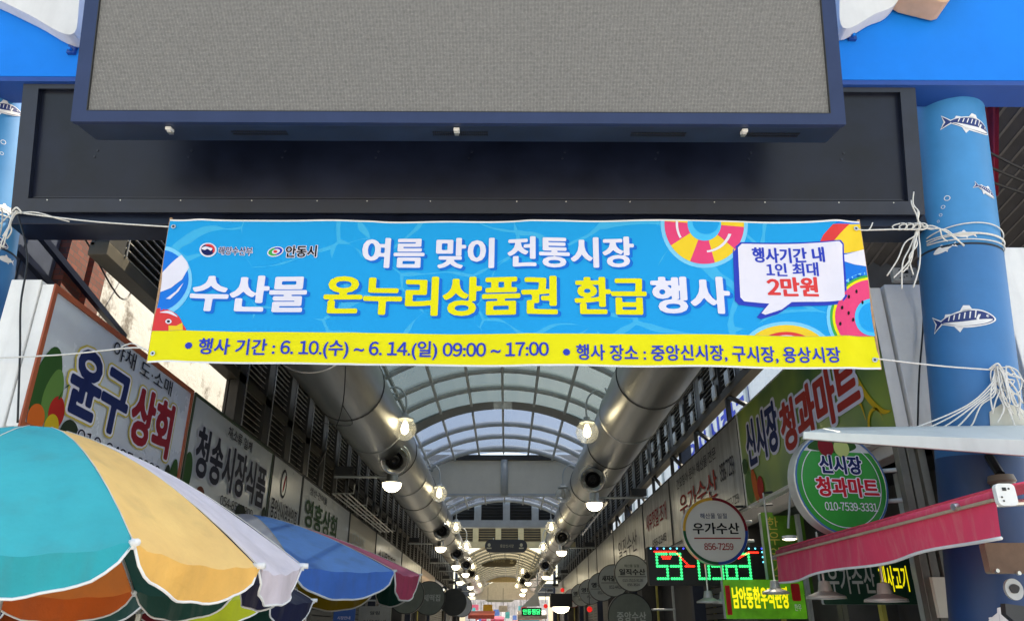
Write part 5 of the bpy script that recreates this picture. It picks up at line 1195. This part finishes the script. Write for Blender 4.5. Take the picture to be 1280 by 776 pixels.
# LED sign
ledb = mat('led_sign_black', (.008, .009, .010), .5, var=.1); ledg = mat('led_green', S(24, 214, 124), .5, var=.02, emit=.75); ledr = mat('led_red', S(250, 40, 30), .5, var=.02, emit=1.5); ledc = mat('led_cyan', S(80, 200, 240), .5, var=.02, emit=1.3); ledbl = mat('led_blue', S(50, 60, 240), .5, var=.02, emit=1.4)
t, f, W_, H_ = board('led_number_sign', 'black LED sign with glowing green digits and red accents behind the round seafood sign', 'LED sign', ((812, 731), (957, 683)), 10.3, ledb, ledb, th=.14)
SEG = {'0': 'abcdef', '1': 'bc', '2': 'abged', '3': 'abgcd', '4': 'fgbc', '5': 'afgcd', '6': 'afgecd', '7': 'abc', '8': 'abcdefg', '9': 'abfgcd', '-': 'g'}
def digit(ch, u, v, w_, h_, pitch):
    pts = set(); nx, ny = 5, 9; S_ = SEG[ch]
    for k in range(nx):
        if 'a' in S_: pts.add((k, ny - 1))
        if 'g' in S_: pts.add((k, ny // 2))
        if 'd' in S_: pts.add((k, 0))
    for k in range(ny // 2 + 1):
        if 'f' in S_: pts.add((0, ny // 2 + k))
        if 'b' in S_: pts.add((nx - 1, ny // 2 + k))
        if 'e' in S_: pts.add((0, k))
        if 'c' in S_: pts.add((nx - 1, k))
    return [(u + w_ * i / (nx - 1), v + h_ * j / (ny - 1)) for i, j in pts]
mg, mr_ = MB(), MB(); dw = W_ * .082; px_ = [.075, .19, None, .42, .535, .65, .76]
for ch, u in zip('5303 63'.replace(' ', ''), [.075, .19, .42, .535, .65, .765]):
    for (a, c_) in digit(ch, u * W_, H_ * .17, dw, H_ * .64, 1): slab(mg, f, ell(a, c_, .0175, .0175, n=8), 0, .006, ledg)
mg.build('green_digits', t)
for k in range(7): slab(mr_, f, ell(W_ * (.31 + .012 * k), H_ * .49, .011, .011, n=6), 0, .006, ledr)
for k in range(20): slab(mr_, f, ell(W_ * (.06 + .0145 * k), H_ * .87 - (max(0, k - 12) * .024), .011, .011, n=6), 0, .006, ledr)
for k in range(14): slab(mr_, f, ell(W_ * (.76 + .013 * k), H_ * (.70 + .15 * min(1, k / 7)), .011, .011, n=6), 0, .006, ledr)
for k in range(9): slab(mr_, f, ell(W_ * (.12 + .009 * k), H_ * (.74 - .05 * (k % 2)), .011, .011, n=6), 0, .006, ledr)
mr_.build('red_accent', t)
m = MB()
for k in range(18): slab(m, f, ell(W_ * (.03 + .055 * k), H_ * .955, .011, .011, n=6), 0, .006, ledbl if k % 4 == 1 else ledc)
for k in range(3): slab(m, f, ell(W_ * .965, H_ * (.86 - .13 * k), .011, .011, n=6), 0, .006, ledc)
m.build('border_lights', t)
t, f, W_, H_ = board('led_number_sign', 'small green glowing LED sign far down the arcade', 'LED sign', ((652, 769), (677, 759)), 30, ledb, ledb, th=.1)
m = MB(); write(m, f, '안동찜닭', (W_ * .06, W_ * .94, H_ * .15, H_ * .85), ledg, .03, .008); m.build('green_letters', t)
# lime lit signs and dark green sign
limeg = mat('lime_lit_sign', S(84, 156, 34), .4, var=.35, scale=2.5, emit=.14); yelg = mat('yellow_lit_letter', S(236, 226, 40), .4, var=.05, emit=.35)
t, f, W_, H_ = board('lit_sign', 'glowing lime sign with yellow letters and a red side patch below the LED sign', 'lit sign', ((908, 773), (1003, 724)), 9.4, limeg, steel, [('남안동한우직판장', .1, .8, .26, .82, yelg, .045)], .1)
m = MB(); flat(m, f, [(W_ * .02, H_ * .1), (W_ * .08, H_ * .1), (W_ * .08, H_ * .85), (W_ * .02, H_ * .85)], inkm('patch_red', 190, 40, 40), .004); m.build('red_patch', t); m = MB(); flat(m, f, rrect(W_ * .84, H_ * .45, W_ * .95, H_ * .9, .02), inkm('patch_red', 190, 40, 40), .004); write(m, f, '한우', (W_ * .855, W_ * .94, H_ * .2, H_ * .38), iwhite, .02, .004); m.build('red_patch', t)
t, f, W_, H_ = board('lit_sign', 'tall glowing lime sign with a column of yellow letters left of the fruit mart sign', 'lit sign', ((963, 742), (1003, 640)), 9.9, mat('lime_sign_dim', S(86, 136, 44), .35, var=.4, scale=2.5, emit=.01), steel, [], .1)
for k, ch in enumerate('한우암소'): m = MB(); write(m, f, ch, (W_ * .12, W_ * .38, H_ * (.78 - .19 * k), H_ * (.94 - .19 * k)), goldm, .0, .006); m.build('lettering', t)
dkg = mat('dark_green_sign', S(26, 66, 50), .4, var=.12, emit=.0)
board('shop_sign', 'dark green sign with white and yellow letters low behind the red awning', 'sign', ((1030, 755), (1166, 690)), 7.3, dkg, steel, [('우가수산', .06, .46, .2, .74, grow_, .02), ('제사고기', .5, .74, .24, .74, yelg, .02), ('택배', .78, .96, .24, .78, iwhite, .02)])
# hanging disc lamps
discm = mat('tin_lamp_shade', (.6, .6, .58), .35, .3, var=.1)
for i, (px, py, Y, zt) in enumerate(((886, 753, 10.2, 3.1), (906, 754, 10.2, 3.1), (970, 742, 9.0, 3.1), (1033, 748, 6.9, 3.0), (1108, 752, 6.4, 3.0))):
    p = onY(px, py, Y); t = thing('disc_lamp', f'tin lamp shade on a rod, {ORDW[i]} of five from LED sign to pillar', 'lamp', p, 'tin disc lamps under the signs'); r = .15 if i < 3 else .165
    m = MB(); m.lathe([(r, 0), (r * .98, .02), (.06, .06), (.045, .14), (.001, .15)], p, (0, 0, 1), discm, 24); m.lathe([(r * .95, .004), (.05, .03), (.001, .03)], p, (0, 0, 1), white, 24); m.build('shade', t, smooth_angle=40)
    m = MB(); m.tube([p + V3((0, 0, .14)), V3((p.x, p.y, p.z + .55 if i > 2 else zt))], .012, chrome, 8); m.tube([V3((p.x, p.y, p.z + .55 if i > 2 else zt)), V3((3.5, p.y, (p.z + .55 if i > 2 else zt) + .05))], .014, steeld, 8); m.build('rod', t)
m = MB(); p = onY(987, 672, 8.2); m.lathe([(.06, -.012), (.05, -.02), (.001, -.022)], p, (0, 0, 1), domem, 20); m.lathe([(.075, -.012), (.075, .02), (.001, .02)], p, (0, 0, 1), white, 20); m.tube([p + V3((0, 0, .1)), p + V3((.1, 0, .6))], .012, steel, 6); tag(m.build('ceiling_light', smooth_angle=40), 'small round white ceiling light over the lime sign', 'lamp')
# blue pillar corner: board, camera, cream door frame
t, f, W_, H_ = board('wood_board', 'weathered brown board fixed across the blue pillar under the awning end cap', 'board', ((1239, 716), (1300, 678)), 4.86, mat('board_brown', S(112, 92, 76), .7, var=.2, stains=.15), mat('board_edge', S(150, 140, 124), .6), th=.06)
for k, (px, py) in enumerate(((1245, 713), (1272, 716))): m = MB(); p = onY(px, py, 4.84); m.tube([p, p + V3((0, -.02, 0))], .012, chrome, 8); m.build('screw', t)
p = onY(1253, 604, 5.0); t = thing('dome_camera', 'brown domed camera housing on the blue pillar above the awning end cap', 'camera', p)
m = MB(); m.lathe([(.07, .012), (.075, .0), (.07, -.025), (.042, -.06), (.001, -.072)], p, (0, 0, 1), mat('tinted_dome', S(96, 82, 72), .15, var=.1), 24); m.build('dome', t, smooth=True)
m = MB(); m.lathe([(.001, .05), (.075, .05), (.085, .012), (.075, .0)], p, (0, 0, 1), mat('camera_body', S(120, 112, 102), .5), 24); m.build('housing', t, smooth_angle=40)
m = MB(); m.tube([p + V3((0, 0, .06)), p + V3((.02, .1, .2))], .03, black, 10); m.build('mount', t)
p = onY(1268, 736, 4.9); f = Frame(p, (1, 0, 0), (0, 0, 1), (0, -1, 0)); t = thing('round_bracket', 'small round metal bracket with a dark mouth hanging from the brown board', 'bracket', p); m = MB(); slab(m, f, ell(0, 0, .055, .062), -.02, 0, steel); slab(m, f, spline([(-.03, .012), (0, .03), (.03, .012), (.012, -.02), (-.02, -.02)], 4, True), 0, .008, black); m.build('plate', t)
m = MB(); slab(m, f, [(-.07, -.08), (.08, -.1), (.06, -.2), (.0, -.22), (-.08, -.14)], -.06, -.01, steeld); m.build('lower_block', t)
fish(fR, hitR(1252, 772), .26, 30, tR, 1, False)
t = thing('door_frame', 'grey aluminium door frame between the dark green sign and the blue pillar', 'frame', (3.2, 6.1, 0))
alum = mat('aluminium_frame', S(120, 118, 112), .4, .5, var=.1)
for px in (1150, 1162, 1176): a = onY(px, 700, 6.05); m = MB(); m.box(a.x - .03, a.x + .03, 6.0, 6.08, 0, 3.02, alum); m.build('post', t, bevel=.004)
a = onY(1146, 650, 6.05); m = MB(); m.box(a.x - .02, a.x + .12, 5.96, 6.0, 1.7, 1.98, beigew); m.build('meter_box', t)
# the cream utility box and grey junction box by the fish pillar
p = onY(1132, 343, 5.6); m = MB(); f = Frame(p, (1, 0, 0), (0, 0, 1), (0, -1, 0)); slab(m, f, rrect(-.1, -.055, .1, .06, .008), -.05, 0, mat('junction_box', S(176, 176, 174), .5, var=.06)); slab(m, f, [(-.02, .01), (.025, .01), (.025, .035), (-.02, .035)], 0, .004, black)
rd = random.Random(4)
for k in range(9): slab(m, f, ell(rd.uniform(-.08, .08), rd.uniform(-.04, .045), .006, .006, n=8), 0, .003, black)
tag(m.build('junction_box', bevel=.002), 'small grey drilled junction box on top of the white sign box by the fish pillar', 'junction box')
def wire(pts, label, r=.009):
    m = MB(); m.tube(spline([tuple(p) for p in pts], 8), r, black, 6); tag(m.build('black_wire', smooth=True), label, 'wire')
wire([onY(22, 268, 5.0), onY(34, 320, 5.0), onY(26, 380, 5.0), onY(25, 440, 5.0), onY(22, 528, 5.0)], 'black wire hanging down the white box end beside the cut off blue pillar', .007)
wire([onY(1152, 330, 5.75), onY(1154, 400, 5.84), onY(1149, 470, 5.84), onY(1147, 536, 5.84)], 'thin grey-black wire down the white box end beside the fish pillar', .007)
wire([onX(60, 275, -3.9), onX(100, 290, -3.9), onX(150, 372, -3.9), onX(172, 350, -3.9), onX(200, 300, -3.9)], 'black wire sagging across the sunlit plaster wall')
wire([onY(420, 455, 9.6), onY(426, 500, 9.6), onY(440, 530, 9.6), onY(400, 528, 9.0)], 'thin black wire drooping across the umbrella side duct', .006)
wire([onY(432, 458, 8.0), onY(425, 520, 8.6), onY(390, 600, 9.6)], 'long black wire falling from the duct to the louvred wall', .006)
# drying rack rails on the louvred wall
t = thing('pipe_rack', 'thin steel pipe rack standing out from the louvred wall over the grey signboards', 'rack', (-3.1, 17, 3.95))
for k in range(4): m = MB(); m.tube([(-3.28 + .1 * k, 14.5, 4.0), (-3.28 + .1 * k, 20.5, 4.0)], .014, chrome, 6); m.build('rail', t)
for k in range(5): m = MB(); y = 14.6 + 1.45 * k; m.tube([(-3.32, y, 4.02), (-2.9, y, 4.02), (-2.9, y, 4.18)], .014, chrome, 6); m.build('bracket', t)

# clutter deep in the alley
t = thing('triangle_pennant', 'grey triangular cloth pennant hanging beside the small green LED sign', 'pennant', onY(664, 758, 31))
a, b_, c = onY(652, 758, 31), onY(675, 757, 31), onY(672, 738, 31); m = MB(); m.add([a, b_, c, a + V3((0, .02, 0)), b_ + V3((0, .02, 0)), c + V3((0, .02, 0))], [(0, 1, 2), (5, 4, 3), (0, 3, 4, 1), (1, 4, 5, 2), (2, 5, 3, 0)], grow_); m.build('cloth', t)
m = MB(); m.tube([c, c + V3((0, 0, .8))], .02, steel, 6); m.build('cord', t)
redl = mat('red_lantern', S(190, 30, 30), .5, var=.1, emit=.5)
for i, (px, py, Y, lab) in enumerate(((682, 757, 30.5, 'small red lantern between the green LED sign and the dark awning lamp'), (737, 761, 24, 'small red lantern under the overlapping round seafood signs'), (703, 737, 32, 'small red lantern beside the small white round sign'))):
    p = onY(px, py, Y); m = MB(); m.lathe([(.001, .08), (.04, .075), (.075, .03), (.08, 0), (.075, -.03), (.04, -.075), (.001, -.08)], p, (0, 0, 1), redl, 16); m.tube([p + V3((0, 0, .12)), p + V3((0, 0, .7))], .01, black, 6); tag(m.build('red_lantern', smooth=True), lab, 'lantern', 'red lanterns')
p0, p1 = onY(688, 764, 29), onY(714, 742, 29); t = thing('awning_lamp', 'dark box awning with a bright white lamp below it beside the small white round sign', 'lamp', p0)
m = MB(); m.box(p0.x, p1.x, 28.6, 29.4, p0.z + .15, p1.z, black); m.build('box_hood', t); m = MB(); m.lathe([(.001, 0), (.3, 0), (.26, -.12), (.1, -.2), (.001, -.21)], V3(((p0.x + p1.x) / 2, 29, p0.z + .15)), (0, 0, 1), domem, 20); m.build('dome', t, smooth=True)
rd = random.Random(21); hang = [S(206, 90, 110), S(230, 224, 220), S(80, 170, 170), S(220, 170, 60), S(160, 60, 50), S(90, 120, 180)]
for i in range(26):
    px, py = rd.uniform(592, 668), rd.uniform(757, 775); Y = rd.uniform(58, 95); p = onY(px, py, Y); w_ = rd.uniform(.14, .34); hh = rd.uniform(.16, .4); c_ = mat(f'bundle_cloth_{i % 6}', hang[i % 6], .7, var=.12)
    f = Frame(p, (1, 0, 0), (0, 0, 1), (0, -1, 0)); m = MB(); slab(m, f, rrect(-w_, -hh, w_, hh, .08, 3), -.12, 0, c_); m.tube([p + V3((0, .06, hh)), p + V3((0, .06, hh + 1.2))], .015, black, 5)
    tag(m.build('hanging_goods'), f'{["rose", "white", "teal", "ochre", "brick red", "slate blue"][i % 6]} bag of goods hanging among the stalls far down the alley', 'goods', f'{["rose", "white", "teal", "ochre", "brick red", "slate blue"][i % 6]} goods hanging far down the alley')
